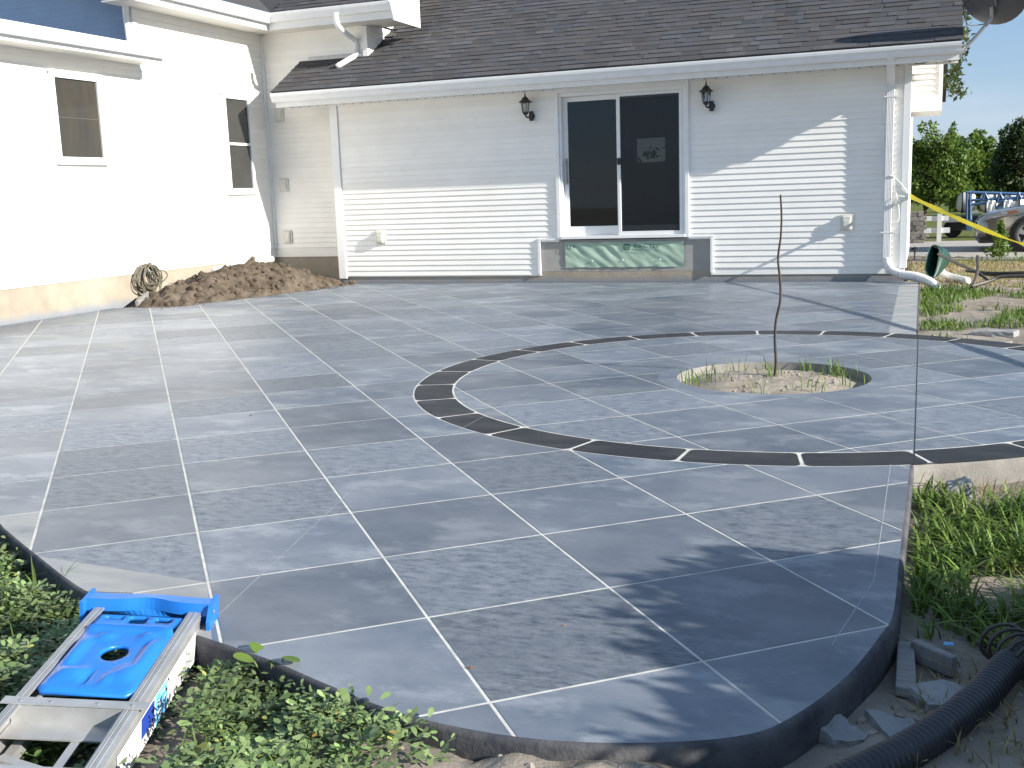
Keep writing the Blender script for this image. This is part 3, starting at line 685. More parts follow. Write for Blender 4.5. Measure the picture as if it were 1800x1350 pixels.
# wire lying on the shingles
wp = [ony(*q) for q in ((610, 125, 14.75), (632, 132, 14.68), (647, 136, 14.62), (655, 148, 14.35), (657, 152, 14.25))]
hp(MB().tube(smoothpath(wp, 4), .007, 5).build('cable', 'black'))
# windows on the left wall
def window(y0, y1, z0, z1, pm, rail):
    f = MB(); X = XL+.015; w = .06; d = .035
    f.box(X, X+d, y0-w, y0, z0-w, z1+w).box(X, X+d, y1, y1+w, z0-w, z1+w).box(X, X+d, y0, y1, z0-w, z0).box(X, X+d, y0, y1, z1, z1+w)
    f.box(X, X+d+.02, y0-w-.02, y1+w+.02, z1+w, z1+w+.03)
    wo = hp(f.build('window', 'trim', bevel=.004))
    MB().box(X-.005, X+.006, y0, y1, z0, z1).build('pane', pm, wo)
    MB().box(X, X+d+.015, y0-w-.015, y1+w+.015, z0-w-.03, z0-w).build('sill', 'trim', wo)
    if rail: MB().box(X+.004, X+.022, y0, y1, (z0+z1)/2-.018, (z0+z1)/2+.018).build('meeting_rail', 'trim', wo)
    else: MB().box(X+.004, X+.012, y0, y1, z0+(z1-z0)*.5, z0+(z1-z0)*.5+.006).build('meeting_rail', 'screenbar', wo)
window(10.51, 11.23, 1.90, 2.83, 'wpane', False)
window(13.93, 14.50, 1.50, 2.82, 'wpane2', True)

# ================================================================== things on the house
def lantern(x, z, label):
    t = thing('wall_lantern', label, 'lantern', (x, YB-.014, z), 'black lanterns either side of the door')
    MB().box(-.005+.02, .085+.02, -.012, 0, -.19, -.02).build('mounting_block', 'trim', t)
    MB().lathe([(.03, 0), (.045, .004), (.045, .012), (.02, .02)], (.06, -.012, -.10), 14, (0, -1, 0)).build('back_plate', 'lantern', t)
    MB().box(.035, .085, -.075, -.012, -.165, -.035).build('sensor_box', 'lantern', t, bevel=.008)
    MB().tube(smoothpath([(.06, -.05, -.10), (.03, -.09, -.12), (0, -.11, -.10), (0, -.11, -.06)], 4), .012, 8).build('arm', 'lantern', t)
    c = (0, -.11, 0)
    MB().lathe([(.02, -.085), (.035, -.075), (.045, -.05), (.047, -.042)], c, 6).build('cup', 'lantern', t)
    b = MB()
    for k in range(6):
        a = R(60*k); b.tube([(c[0]+.044*math.cos(a), c[1]+.044*math.sin(a), -.045), (c[0]+.062*math.cos(a), c[1]+.062*math.sin(a), .085)], .005, 5)
    b.build('cage', 'lantern', t)
    MB().lathe([(.040, -.043), (.058, .083)], c, 6).build('lantern_glass', 'lglass', t)
    MB().lathe([(.012, -.045), (.012, .02), (.018, .03), (.016, .06), (.006, .075)], c, 8).build('bulb', 'label', t)
    MB().lathe([(.094, .083), (.096, .089), (.06, .115), (.035, .15), (.016, .165), (.009, .17), (.012, .185), (.006, .2), (.004, .235), (.001, .245)], c, 6 if False else 12).build('roof', 'lantern', t)
    return t
lantern(-5.225, 2.44, 'black lantern wall lamp left of the sliding door, beside its handle'); lantern(-2.70, 2.425, 'black lantern wall lamp right of the sliding door, above the bare stick')

def outlet(T, label, group=None, deep=.06):
    t = thing('outlet_box', label, 'outlet box', (0, 0, 0), group); t.matrix_world = T
    MB().box(-.085, .085, -.016, 0, -.105, .105).build('base_plate', 'outlet', t, bevel=.01)
    MB().box(-.055, .055, -deep, -.016, -.085, .085).build('cover', 'outlet', t, bevel=.012)
    MB().box(-.035, .035, -deep-.006, -deep, -.055, .03).build('lid', 'outlet', t, bevel=.003)
    return t
TT = Matrix.Translation
outlet(TT((-7.65, YB-.012, .70)), 'cream outlet box low on the siding near the dirt pile'); outlet(TT((-.905, YB-.012, .765)), 'cream outlet box low on the siding beside the downspout')
for z, l in ((2.62, 'cream utility box high on the recessed wall, under the eave'), (1.54, 'cream utility box at mid height on the recessed wall'), (.72, 'cream utility box at the foot of the recessed wall above the dirt')):
    outlet(TT((-9.50, YR-.012, z)), l, None, .035)

# satellite dish on the eave corner
dsh = thing('satellite_dish', 'dark grey satellite dish seen from behind on the eave corner', 'satellite dish', (.30, 14.35, 2.66))
def loc(p): return Vector(p)-Vector((.30, 14.35, 2.66))
dc = ony(1748, -12, 14.2); ax = Vector((.25, -.82, .5)).normalized()
ax = Vector((.35, .80, .48)).normalized()
prof = [(.001, -.09), (.12, -.083), (.24, -.058), (.33, -.025), (.375, 0), (.38, .004), (.37, .008), (.32, -.015), (.2, -.055), (.001, -.078)]
MB().lathe(prof, loc(dc), 32, ax).build('reflector', 'dish', dsh, smooth=True)
e0, e1, e2 = loc(ony(1683, 98, 14.3)), loc(ony(1741, 38, 14.25)), loc(dc)-ax*.10
MB().tube(smoothpath([e0, (e0+e1)/2, e1-Vector((.02, 0, .0)), e1+Vector((.012, .0, .06)), e2+Vector((0, 0, -.06))], 5), .022, 8).build('mast', 'steel', dsh, smooth=True)
T = Matrix.Translation(e2) @ ax.to_track_quat('Z', 'Y').to_matrix().to_4x4()
MB().box(-.055, .055, -.10, .08, -.05, .05, T).build('bracket', 'dish', dsh)
MB().box(-.05, .05, -.02, .06, -.03, .02, Matrix.Translation(e0)).build('foot_plate', 'steel', dsh)
cw = [e2+Vector((-.03, 0, .0)), e2+Vector((-.12, 0, .03)), e2+Vector((-.28, .02, -.06)), e2+Vector((-.24, .02, -.28)), e1+Vector((-.06, .0, -.02)), e1]
MB().tube(smoothpath(cw, 6), .006, 6).build('coax_cable', 'black', dsh)
cw = [e0, loc(ony(1672, 106, 14.5)), loc(ony(1640, 107, 14.55)), loc(ony(1612, 112, 14.6)), loc(ony(1600, 105, 14.62))]
MB().tube(smoothpath(cw, 6), .006, 5).build('coax_cable', 'black', dsh)

# corrugated white pipe at the foot of the downspout
def corrugated(path, r, amp, pitch, mb, n=14):
    P = smoothpath(path, 40); out = [P[0]]; d = 0
    Q = []; acc = 0
    step = pitch/4; last = P[0]; Q = [P[0]]
    for p in P[1:]:
        while (p-last).length >= step:
            last = last+(p-last).normalized()*step; Q.append(last)
    rs = [r+amp*(0, 1, 1, 0)[i % 4] for i in range(len(Q))]
    mb.tube(Q, r, n, True, rs); return mb
wpth = [(-.235, YB-.18, .10), (-.08, YB-.24, .085), (.05, YB-.30, .05), (.16, YB-.38, -.01), (.22, YB-.47, -.10)]
tag(corrugated(wpth, .052, .005, .022, MB()).build('drain_hose', 'whitepipe', smooth=True), 'white corrugated drain hose curving from the downspout to the grass', 'drain hose')
q = [ony(1651, 462, 15.8), ony(1655, 478, 15.7), ony(1668, 486, 15.5), ony(1700, 494, 15.0)]
tag(MB().tube(smoothpath(q, 6), .05, 10).build('drain_pipe', 'whitepipe', smooth=True), 'short white elbow pipe lying behind the green wheelbarrow tray', 'pipe')

# caution tape tied to the house corner, running to a stake
tA, tB = Vector((-.15, YB-.03, 1.075)), Vector((1.95, 7.1, .42)); n = 60; V = []
for i in range(n+1):
    t = i/n; p = tA.lerp(tB, t); p.z -= .10*math.sin(math.pi*t); a = .9*math.sin(t*11)+.35*math.sin(t*37); w = .034*(1-.3*abs(math.sin(t*19)))
    V += [p+Vector((math.sin(a)*.5*w, 0, math.cos(a)*w)), p-Vector((math.sin(a)*.5*w, 0, math.cos(a)*w))]
F = [(2*i, 2*i+1, 2*i+3, 2*i+2) for i in range(n)]
tp = MB().add(V, F).build('caution_tape', 'tape'); s = tp.modifiers.new('t', 'SOLIDIFY'); s.thickness = .002
tag(tp, 'yellow caution tape stretched from the house corner over the grass', 'tape')
st = MB().box(1.93, 1.97, 7.09, 7.13, -.2, .55); tag(st.build('wooden_stake', 'lumber'), 'short wooden stake holding the end of the yellow tape', 'stake')
cpth = [(-.16, YB-.035, 1.09), (-.22, YB-.04, 1.18), (-.30, YB-.05, 1.28), (-.36, YB-.10, 1.33), (-.47, YB-.06, 1.36), (-.45, YB-.06, 1.55), (-.47, YB-.055, 1.85)]
c1 = MB().tube(smoothpath(cpth, 6), .006, 5).tube(smoothpath([(-.36, YB-.10, 1.33), (-.33, YB-.03, 1.2), (-.29, YB-.03, 1.0), (-.27, YB-.03, .82), (-.30, YB-.03, .74)], 6), .006, 5)
c1.tube(smoothpath([(-.17, YB-.035, 1.07), (-.25, YB-.05, 1.0), (-.38, YB-.1, .98), (-.30, YB-.1, 1.08), (-.17, YB-.04, 1.06)], 6), .005, 5)
tag(c1.build('string', 'whitepipe', smooth=True), 'loose white string tied round the downspout and corner post', 'string')

# sapling in the planter
b = Vector((-.915, 7.43, -.06)); tpt = Vector((-.875, 7.43, 1.205))
pp = [b.lerp(tpt, i/9)+Vector((.008*math.sin(i*1.9), .006*math.cos(i*2.3), 0)) for i in range(10)]
pp[4].x += .012; pp[5].x += .012
sap = thing('sapling', 'thin leafless sapling stick standing in the round planter hole', 'sapling', tuple(b))
ml = [p-b for p in pp]
MB().tube(smoothpath(ml, 4), .010, 7, True, [.0105-.00012*i for i in range(37)]).build('stem', 'twig', sap, smooth=True)

# ================================================================== dirt pile, hose, pipe on it
def pile_h(x, y):
    A, B = Vector((-9.42, 11.35)), Vector((-8.92, 14.45)); d = (B-A); L = d.length; d.normalize(); p = Vector((x, y))-A
    s = p.dot(d)/L; t = p.cross(d); H = .42*min(1, max(0, (s+.05)/.35))*(1 if s < .85 else max(0, 1-(s-.85)/.33))
    H *= .72+.38*math.exp(-((s-.66)/.22)**2)
    w = .62+.25*s
    h_ = H*max(0, 1-abs((t)/w)**1.6)
    return h_+(.06*fbm(x, y, 3.2)+.045*fbm(x, y, 9)+.028*fbm(x, y, 22) if h_ > .01 else 0)-.02
gx = np.arange(-9.74, -7.9, .028); gy = np.arange(11.0, 14.95, .028); V = []; ok = []
for y in gy:
    for x in gx: hh = pile_h(x, y); V.append((x, y, hh)); ok.append(hh > -.012)
nx = len(gx); F = [(j*nx+i, j*nx+i+1, (j+1)*nx+i+1, (j+1)*nx+i) for j in range(len(gy)-1) for i in range(nx-1) if any(ok[k] for k in (j*nx+i, j*nx+i+1, (j+1)*nx+i, (j+1)*nx+i+1))]
pile = npmesh('dirt_pile', V, 4, F, 'dirt', smooth=False); tag(pile, 'long heap of dug brown earth along the foundation corner', 'dirt pile')
cl = MB()
def rock(mb, c, r, sq=.7, seed=0):
    bm = bmesh.new(); bmesh.ops.create_icosphere(bm, subdivisions=1, radius=1); rn = random.Random(seed); o = rn.random()*50
    a = rn.random()*6
    for v in bm.verts:
        p = v.co*(1+.45*noise.noise(v.co*1.3+Vector((o, o, o)))); x, y = p.x*math.cos(a)-p.y*math.sin(a)*.7, p.x*math.sin(a)+p.y*math.cos(a)*.7
        v.co = Vector((x*r, y*r, p.z*r*sq))+Vector(c)
    mb.add([v.co[:] for v in bm.verts], [[v.index for v in f.verts] for f in bm.faces]); bm.free()
rr = random.Random(3)
for k in range(1100):
    x, y = rr.uniform(-9.7, -8.0), rr.uniform(11.2, 14.6); hh = pile_h(x, y)
    if hh > .02: rock(cl, (x, y, hh), rr.choice((.008, .012, .016, .024, .034, .06)), .8, k)
for k in range(700):
    t_ = rr.random(); x, y = -9.15+.95*t_+rr.gauss(0, .10)+.12, 11.3+3.1*t_+rr.gauss(0, .10)-.10
    rock(cl, (x, y, max(.0, pile_h(x, y))), rr.choice((.004, .006, .009, .014)), .7, k+5000)
tag(cl.build('clods', 'dirt', pile), kind='stuff')
rt_ = MB()
for k in range(26):
    x, y = rr.uniform(-9.4, -8.4), rr.uniform(11.6, 14.4); hh = pile_h(x, y)
    if hh > .05:
        a = rr.uniform(0, 6.28); rt_.tube([(x, y, hh), (x+.06*math.cos(a), y+.06*math.sin(a), hh+rr.uniform(.02, .06)), (x+.14*math.cos(a+.4), y+.14*math.sin(a+.4), hh+rr.uniform(-.02, .05))], .0035, 4)
tag(rt_.build('roots', 'twig', pile), kind='stuff')
hs = MB(); rr = random.Random(5)
for k in range(13):
    cy = 11.80+rr.uniform(-.05, .06); ry = rr.uniform(.10, .19); zt = .52-rr.uniform(0, .03); zb = rr.uniform(.10, .26); x0 = XL+.05+.008*k
    path = [(x0+rr.uniform(-.01, .01)+.02*math.sin(a), cy+ry*math.sin(a)*(1-.35*math.cos(a)), (zt+zb)/2+(zt-zb)/2*math.cos(a)) for a in np.linspace(0, 2*math.pi, 22, endpoint=False)]
    hs.tube(path, .0085, 6, closed=True)
for pth in ([(XL+.1, 11.72, .3), (XL+.1, 11.66, .1), (XL+.12, 11.70, 0.01)], [(XL+.1, 11.86, .4), (XL+.12, 12.05, .42), (XL+.12, 12.16, .34), (XL+.12, 12.02, .25), (XL+.1, 11.9, .2)], [(XL+.12, 11.83, .3), (XL+.12, 11.86, .12), (XL+.13, 11.9, .03)], [(XL+.12, 11.95, .3), (XL+.14, 11.98, .12), (XL+.2, 12.02, .02)]):
    hs.tube(smoothpath(pth, 6), .008, 6)
hs.tube([(XL-.01, 11.80, .5), (XL+.16, 11.80, .53)], .012, 6)
tag(hs.build('garden_hose', 'hose', smooth=True), 'olive hose coiled on a hook against the foundation wall', 'hose')
q = [Vector((-9.52, 13.05, .33)), Vector((-9.5, 13.7, .37)), Vector((-9.48, 14.5, .40))]
tag(MB().tube(q, .055, 10).build('drain_pipe', 'whitepipe', smooth=True), 'straight white plastic pipe lying on top of the dirt heap', 'pipe')
hb = MB().tube(smoothpath([(-9.3, 11.4, .02), (-9.25, 11.55, .12), (-9.3, 11.7, .2), (-9.2, 11.9, .26), (-9.1, 12.2, .3), (-9.25, 12.4, .33)], 6), .008, 6)
tag(hb.build('cable_loop', 'black'), 'thin dark cable looping out of the dirt heap', 'cable')
bd = MB().box(-.02, .02, 0, .42, 0, .09, Matrix.Translation((-9.42, 11.25, -.005)) @ Matrix.Rotation(R(18), 4, 'Z') @ Matrix.Rotation(R(12), 4, 'X'))
tag(bd.build('form_board', 'lumber'), 'grey form board propped at the end of the dirt heap', 'board')

# ================================================================== step ladder
O_ = Vector((-2.335, 2.455, .085)); u = Vector((.918, .375, -.10)).normalized(); v = Vector((.37, -.93, -.02)); v = (v-u*v.dot(u)).normalized(); w = u.cross(v)
if w.z < 0: w = -w
LT = Matrix((u, v, w)).transposed().to_4x4(); LT.translation = O_
lad = thing('step_ladder', 'aluminium step ladder with blue plastic top lying in the weeds', 'ladder'); lad.matrix_world = LT
WL = .355
def rail(x, side):
    mb = MB()
    # C-channel with ribs
    mb.box(x-.003*side, x, .02, 1.75, -.075, .0) if False else None
    a, b_ = (x, x+.004*side) if side > 0 else (x+.004*side, x)
    mb.box(a, b_, .03, 1.75, -.125, 0.)
    f0, f1 = (x-.034, x) if side > 0 else (x, x+.026)
    mb.box(f0, f1, .03, 1.75, -.004, 0.).box(f0, f1, .03, 1.75, -.125, -.121)
    for q_ in (.004, .010, .018, .0225): mb.box(f0+q_, f0+q_+.003, .03, 1.75, 0., .0022)
    for zz in (-.010, -.018): mb.box(*((b_, b_+.0018) if side > 0 else (a-.0018, a)), .03, 1.75, zz-.003, zz)
    return mb.build('rail', 'alu', lad)
r1 = rail(.025, -1); r2 = rail(WL-.02, 1)
# rear rails folded underneath
for x in (.055, WL-.05):
    MB().box(x-.012, x+.012, .05, 1.72, -.115, -.085).build('rear_rail', 'alu', lad)
# top cap: shaped shell
cap = MB(); NXC = 24; V = []; F = []
def cap_top(t): return .0-.026*math.exp(-((t-.5)/.18)**2)
for i in range(NXC+1):
    t = i/NXC; x = -.012+(WL+.02)*t; d = cap_top(t)
    V += [(x, -.038+.004*math.sin(t*9), .018), (x, .018+d*1.1, .022), (x, .022+d*1.1, -.012), (x, .0, -.03), (x, -.05, -.10)]
for i in range(NXC):
    for k in range(4): F.append((i*5+k, i*5+k+1, i*5+5+k+1, i*5+5+k))
cap.add(V, F)
cap.box(-.015, -.008, -.058, .05, -.105, .022).box(WL+.008, WL+.015, -.058, .03, -.075, .022)
cap.add([(WL+.008, .03, .022), (WL+.015, .03, .022), (WL+.015, .055, -.02), (WL+.008, .055, -.02), (WL+.008, .045, -.075), (WL+.015, .045, -.075), (WL+.008, .03, -.075), (WL+.015, .03, -.075)],
        [(0, 1, 2, 3), (3, 2, 5, 4), (1, 7, 5, 2), (0, 3, 4, 6)])
cap.box(WL+.008, WL+.015, -.05, .075, -.15, -.075)
co = cap.build('top_cap', 'bluep', lad, smooth=False); sl_ = co.modifiers.new('s', 'SOLIDIFY'); sl_.thickness = .006; sl_.offset = 0
for y, z in ((.015, .0), (.02, -.05), (.03, -.09), (.05, -.13)):
    MB().lathe([(.007, 0), (.007, .002), (.003, .004)], (WL+.018, y, z), 10, (1, 0, 0)).build('rivet', 'steel', co)
# pail shelf with hole
sx0, sx1, sy0, sy1 = .050, WL-.050, .070, .565
me = bpy.data.meshes.new('pail_shelf'); 
P2 = []; E2 = []
def ring2(P):
    o = len(P2); P2.extend(Vector(p) for p in P); E2.extend((o+i, o+(i+1) % len(P)) for i in range(len(P)))
def rrect(x0, x1, y0, y1, r, k=4):
    out = []
    for cx, cy, a in ((x1-r, y1-r, 0), (x0+r, y1-r, 90), (x0+r, y0+r, 180), (x1-r, y0+r, 270)):
        for j in range(k+1): t = R(a+90*j/k); out.append((cx+r*math.cos(t), cy+r*math.sin(t)))
    return out
outer = [(sx0+.02, sy0), (sx1-.02, sy0), (sx1-.008, sy0+.012), (sx1-.012, sy0+.10), (sx1, sy0+.13), (sx1, sy1-.03), (sx1-.02, sy1), (sx0+.02, sy1), (sx0, sy1-.03), (sx0, sy0+.13), (sx0+.012, sy0+.10), (sx0+.008, sy0+.012)]
holes = [[((sx0+sx1)/2+.005+.036*math.cos(t), sy0+.27+.048*math.sin(t)) for t in np.linspace(0, 2*math.pi, 20, endpoint=False)],
         rrect(sx0+.03, sx0+.085, sy0+.025, sy0+.05, .009), rrect(sx0+.10, sx1-.10, sy0+.022, sy0+.075, .014), rrect(sx1-.08, sx1-.03, sy0+.025, sy0+.06, .009)]
ring2(outer); [ring2(hh) for hh in holes]
gxs = np.linspace(sx0+.008, sx1-.008, 22); gys = np.linspace(sy0+.006, sy1-.006, 28)
O2 = [Vector(p) for p in outer]; H2 = [[Vector(p) for p in hh] for hh in holes]
for a in gxs:
    for b_ in gys:
        p = Vector((a, b_))
        if inpoly(p, O2) and not any(inpoly(p, hh) for hh in H2): P2.append(p)
sv, _, sf_, *_ = delaunay_2d_cdt(P2, E2, [], 0, 1e-6, False)
def sz(p):
    x, y = p; z = .006
    z += .012*math.exp(-((y-(sy0+.115))/.014)**2)
    for cx, cy, rx, ry, hh in ((sx0+.032, sy0+.27, .014, .085, .016), (sx1-.032, sy0+.27, .014, .085, .016), (sx0+.06, sy0+.40, .035, .03, .014), (sx1-.055, sy0+.39, .028, .045, .014), ((sx0+sx1)/2+.035, sy0+.42, .009, .03, .012), ((sx0+sx1)/2-.02, sy0+.41, .007, .04, -.012), ((sx0+sx1)/2+.065, sy0+.165, .022, .02, .013), ((sx0+sx1)/2-.05, sy0+.17, .022, .02, .012)):
        z += hh*math.exp(-(((x-cx)/rx)**4+((y-cy)/ry)**4))
    e = min(x-sx0, sx1-x, y-sy0, sy1-y); z -= .012*max(0, 1-e/.012)
    return z
F = []
for f in sf_:
    c = (sv[f[0]]+sv[f[1]]+sv[f[2]])/3
    if inpoly(c, O2) and not any(inpoly(c, hh) for hh in H2): F.append(tuple(f))
sh = MB().add([(p.x, p.y, sz(p)) for p in sv], F).build('pail_shelf', 'bluep', lad, smooth=True); s = sh.modifiers.new('s', 'SOLIDIFY'); s.thickness = .012; s.offset = -1
for x, dx in ((sx0-.004, .02), (sx1+.004, -.008)):
    MB().tube([(x+dx*.2, sy0+.07, -.012), (x+dx, sy1+.02, -.02)], .007, 6).build('shelf_strut', 'alu', lad)
# treads and spreaders
for y in (.60, .91, 1.22, 1.53):
    st = MB().box(.0, WL+.004, y, y+.035, .001, .004).box(.028, WL-.024, y+.035, y+.11, -.05, -.046).box(.028, WL-.024, y+.035, y+.039, -.05, 0).build('tread', 'alu', lad)
    for x in (.045, WL-.035, WL*.66, .12): MB().lathe([(.006, 0), (.006, .0015), (.002, .003)], (x, y+.018, .004), 8).build('rivet', 'steel', st)
MB().box(.20, .222, .63, .95, -.055, -.051).build('spreader', 'alu', lad)
MB().box(0, .22, 0, .025, -.02, .0, Matrix.Translation((.06, .76, -.06)) @ Matrix.Rotation(R(22), 4, 'Z')).build('spreader', 'alu', lad)
# label on the outer face of the rail
lx = WL-.02+.0062
lb = MB().box(lx, lx+.0004, .10, .80, -.120, -.030).build('label', 'label', lad); tag(lb, 'white printed label with blue panels along the ladder rail')
MB().box(lx+.0005, lx+.0009, .40, .50, -.118, -.032).build('label_panel', 'cyan', lb)
MB().box(lx+.0005, lx+.0009, .51, .62, -.090, -.034).build('label_panel', 'navy', lb)
MB().add([(lx+.001, .385+.014*math.cos(t)*rr_, -.070+.034*math.sin(t)*rr_) for rr_ in (1, .8) for t in np.linspace(0, 2*math.pi, 20, endpoint=False)], [(j, (j+1) % 20, 20+(j+1) % 20, 20+j) for j in range(20)]).build('label_oval', 'ink', lb)
ink = MB(); rr = random.Random(2)
for k in range(34):
    y = .12+k*.0068; a = rr.uniform(-.114, -.108); ink.box(lx+.0005, lx+.0008, y, y+.0014, a, a+rr.uniform(.03, .06))
for k in range(4): y = .515+k*.025; ink.box(lx+.0005, lx+.0008, y, y+.008, -.108, -.099)
ink.build('label_print', 'ink', lb)
cy = MB()
for k in range(14): y = rr.uniform(.405, .48); z = rr.uniform(-.11, -.045); cy.box(lx+.001, lx+.0013, y, y+.010, z, z+.006)
cy.build('label_print', 'label', lb)

# ================================================================== debris and pipes on the right
tag(corrugated([(-.42, 1.95, -.055), (-.14, 2.30, -.05), (.04, 2.56, -.05), (.17, 2.82, -.05), (.27, 3.07, -.045), (.5, 3.5, -.05), (1.0, 3.9, -.06)], .038, .006, .019, MB(), 18).build('corrugated_pipe', 'pipe', smooth=True), 'black corrugated drain pipe lying across the shaded soil', 'drain pipe')
p0 = Vector((.30, 3.12, -.03))
for k in range(1):
    b_ = MB(); 
    for q in range(5): b_.tube([p0+Vector((.02*q-.05, -.03*q+.05, .0))+Vector((.06*math.cos(a), .02*math.cos(a), .055*math.sin(a))) for a in np.linspace(0, 2*math.pi, 14, endpoint=False)], .006, 5, closed=True)
    tag(b_.build('rope_wrap', 'handle'), 'grey strap wound round the corrugated pipe', 'strap')
tag(MB().tube(smoothpath([(.16, 2.2, -.09), (.30, 2.6, -.09), (.36, 2.9, -.09), (.45, 3.2, -.09)], 6), .016, 8).build('thin_pipe', 'pipe', smooth=True), 'thin black pipe lying beside the corrugated drain pipe', 'pipe')
def slabby(name, cx, cy, z, pts_, th, rz, label, m='chunk', cat='concrete chunk', tilt=(0, 0)):
    mb = MB().prism(pts_, 0, th, 2); o = mb.build(name, m)
    if m == 'chunk':
        bm = bmesh.new(); bm.from_mesh(o.data); bmesh.ops.triangulate(bm, faces=bm.faces); bmesh.ops.subdivide_edges(bm, edges=bm.edges, cuts=3, use_grid_fill=True); bmesh.ops.subdivide_edges(bm, edges=bm.edges, cuts=1, use_grid_fill=True)
        for v_ in bm.verts: v_.co += Vector((noise.noise(v_.co*38+Vector((cx, 0, 0))), noise.noise(v_.co*38+Vector((9, cy, 0))), noise.noise(v_.co*45+Vector((0, 5, cx)))))*.007+Vector((0, 0, noise.noise(v_.co*14)*.008))
        bm.to_mesh(o.data); bm.free()
    else:
        b9 = o.modifiers.new('bevel', 'BEVEL'); b9.width = .004; b9.segments = 2
    o.location = (cx, cy, z); o.rotation_euler = (tilt[0], tilt[1], rz); return tag(o, label, cat)
slabby('lumber_offcut', -.005, 3.05, -.10, [(-.025, -.16), (.03, -.17), (.02, .16), (-.025, .15)], .03, 0, 'narrow grey board offcut standing by the slab edge', 'lumber', 'board')
slabby('lumber_offcut', .055, 3.14, -.11, [(-.05, .02), (.06, -.07), (.075, -.05), (-.035, .05)], .06, 0, 'short grey board offcut leaning on the narrow one', 'lumber', 'board')
slabby('concrete_chunk', -.155, 2.62, -.10, [(-.075, -.01), (-.02, -.06), (.05, -.035), (.07, .0), (.03, .01), (.0, .06)], .03, .1, 'small pale concrete chunk against the rounded slab edge', tilt=(.1, .15))
slabby('concrete_chunk', -.02, 2.66, -.105, [(-.085, .07), (-.02, -.06), (.05, -.09), (.07, -.01), (.04, .07)], .03, .0, 'flat concrete flake beside the corrugated pipe', tilt=(-.1, .1))
slabby('concrete_chunk', .10, 2.88, -.125, [(-.09, .05), (-.07, -.07), (.04, -.09), (.09, .0), (.02, .07)], .06, .3, 'lump of broken concrete half buried beneath the pipe')
slabby('form_board', .42, 9.55, -.085, [(-.28, -.05), (.22, -.09), (.30, .03), (-.26, .10)], .04, -.1, 'flat grey board lying on the soil beyond the circle', 'lumber', 'board')
slabby('concrete_chunk', .62, 10.1, -.08, [(-.2, -.04), (.13, -.1), (.2, .05), (-.1, .09)], .05, .1, 'pale broken slab piece lying in the grass')
slabby('concrete_chunk', .20, 4.93, -.12, [(-.06, -.03), (.05, -.05), (.07, .03), (-.02, .06)], .09, .4, 'dark pointed stone against the circle edge', tilt=(0, -.35))
slabby('paper_scrap', .11, 3.28, -.098, [(-.016, -.01), (.014, -.012), (.018, .01), (-.008, .014)], .002, .3, 'tiny blue paper scrap on the shaded soil', 'cyan', 'scrap')

# dead leaves on the patio
for k, (px, py) in enumerate(((828, 1176), (992, 1101), (441, 731))):
    p = onz(px, py); s_ = (.011, .006, .012)[k]
    o = MB().add([(-s_, 0, .002), (-s_*.3, s_*.45, .006), (s_, .1*s_, .003), (-s_*.2, -s_*.45, .001), (0, 0, .004)], [(0, 4, 1), (1, 4, 2), (2, 4, 3), (3, 4, 0)]).build('dead_leaf', 'leafbrown' if k < 2 else 'bark')
    o.location = (p.x, p.y, .0012); o.rotation_euler.z = .3*k
    tag(o, ('curled brown leaf lying on a white joint of the patio', 'tiny brown leaf fleck in the middle of a smooth tile', 'small dark twig lying on a pale patio tile')[k], 'leaf' if k < 2 else 'twig')

# ================================================================== wheelbarrow tipped over
wbx = thing('wheelbarrow', 'green wheelbarrow tipped on its nose with dark handles on the grass', 'wheelbarrow', (.22, 15.1, -.10))
def wl(px, py, Y): return ony(px, py, Y)-Vector((.22, 15.1, -.10))
# tray: open shell standing on edge
def lerp4(A, B, t): return [a.lerp(b, t) for a, b in zip(A, B)]
front = [wl(1627, 474, 14.95), wl(1642, 487, 14.8), wl(1652, 440, 15.1), wl(1637, 434, 15.2)]
base = [wl(1644, 479, 15.2), wl(1650, 485, 15.1), wl(1674, 452, 15.4), wl(1660, 437, 15.5)]
loops = []
for t, sc in ((0, 1), (.35, .97), (.75, .9), (1, .78)):
    L = lerp4(front, base, t); c = sum(L, Vector())/4
    pts_ = smoothpath([c+(p-c)*sc for p in L], 5, True); loops.append(pts_)
n = len(loops[0]); V = [p for L in loops for p in L]; F = [(i*n+j, i*n+(j+1) % n, (i+1)*n+(j+1) % n, (i+1)*n+j) for i in range(len(loops)-1) for j in range(n)]
F.append(tuple((len(loops)-1)*n+j for j in range(n)))
to = MB().add(V, F).build('tray', 'greenplast', wbx, smooth=True); s = to.modifiers.new('s', 'SOLIDIFY'); s.thickness = .012
MB().tube(loops[0], .012, 6, closed=True).build('rim', 'greenplast', to)
for pth, r in (([wl(1650, 447, 15.0), wl(1690, 466, 14.5), wl(1735, 482, 14.0), wl(1800, 485, 13.75), wl(1850, 487, 13.7)], .020), ([wl(1698, 476, 14.1), wl(1745, 480, 13.9), wl(1800, 479, 13.8), wl(1850, 479, 13.8)], .018)):
    MB().tube(smoothpath(pth, 4), r, 8).build('handle', 'handle', wbx, smooth=True)
MB().tube(smoothpath([wl(1708, 505, 13.5), wl(1718, 478, 13.7), wl(1718, 450, 13.9)], 5), .018, 8).build('leg', 'handle', wbx)
MB().tube(smoothpath([wl(1708, 503, 13.55), wl(1740, 494, 13.7), wl(1765, 486, 13.75), wl(1850, 486, 13.7)], 5), .022, 8).build('leg', 'handle', wbx)
MB().tube([wl(1720, 480, 13.8), wl(1740, 495, 13.7)], .018, 6).build('brace', 'handle', wbx)
MB().tube(smoothpath([wl(1640, 432, 15.2), wl(1648, 436, 15.2), wl(1655, 440, 15.2)], 3), .012, 6).build('axle_bracket', 'handle', wbx)

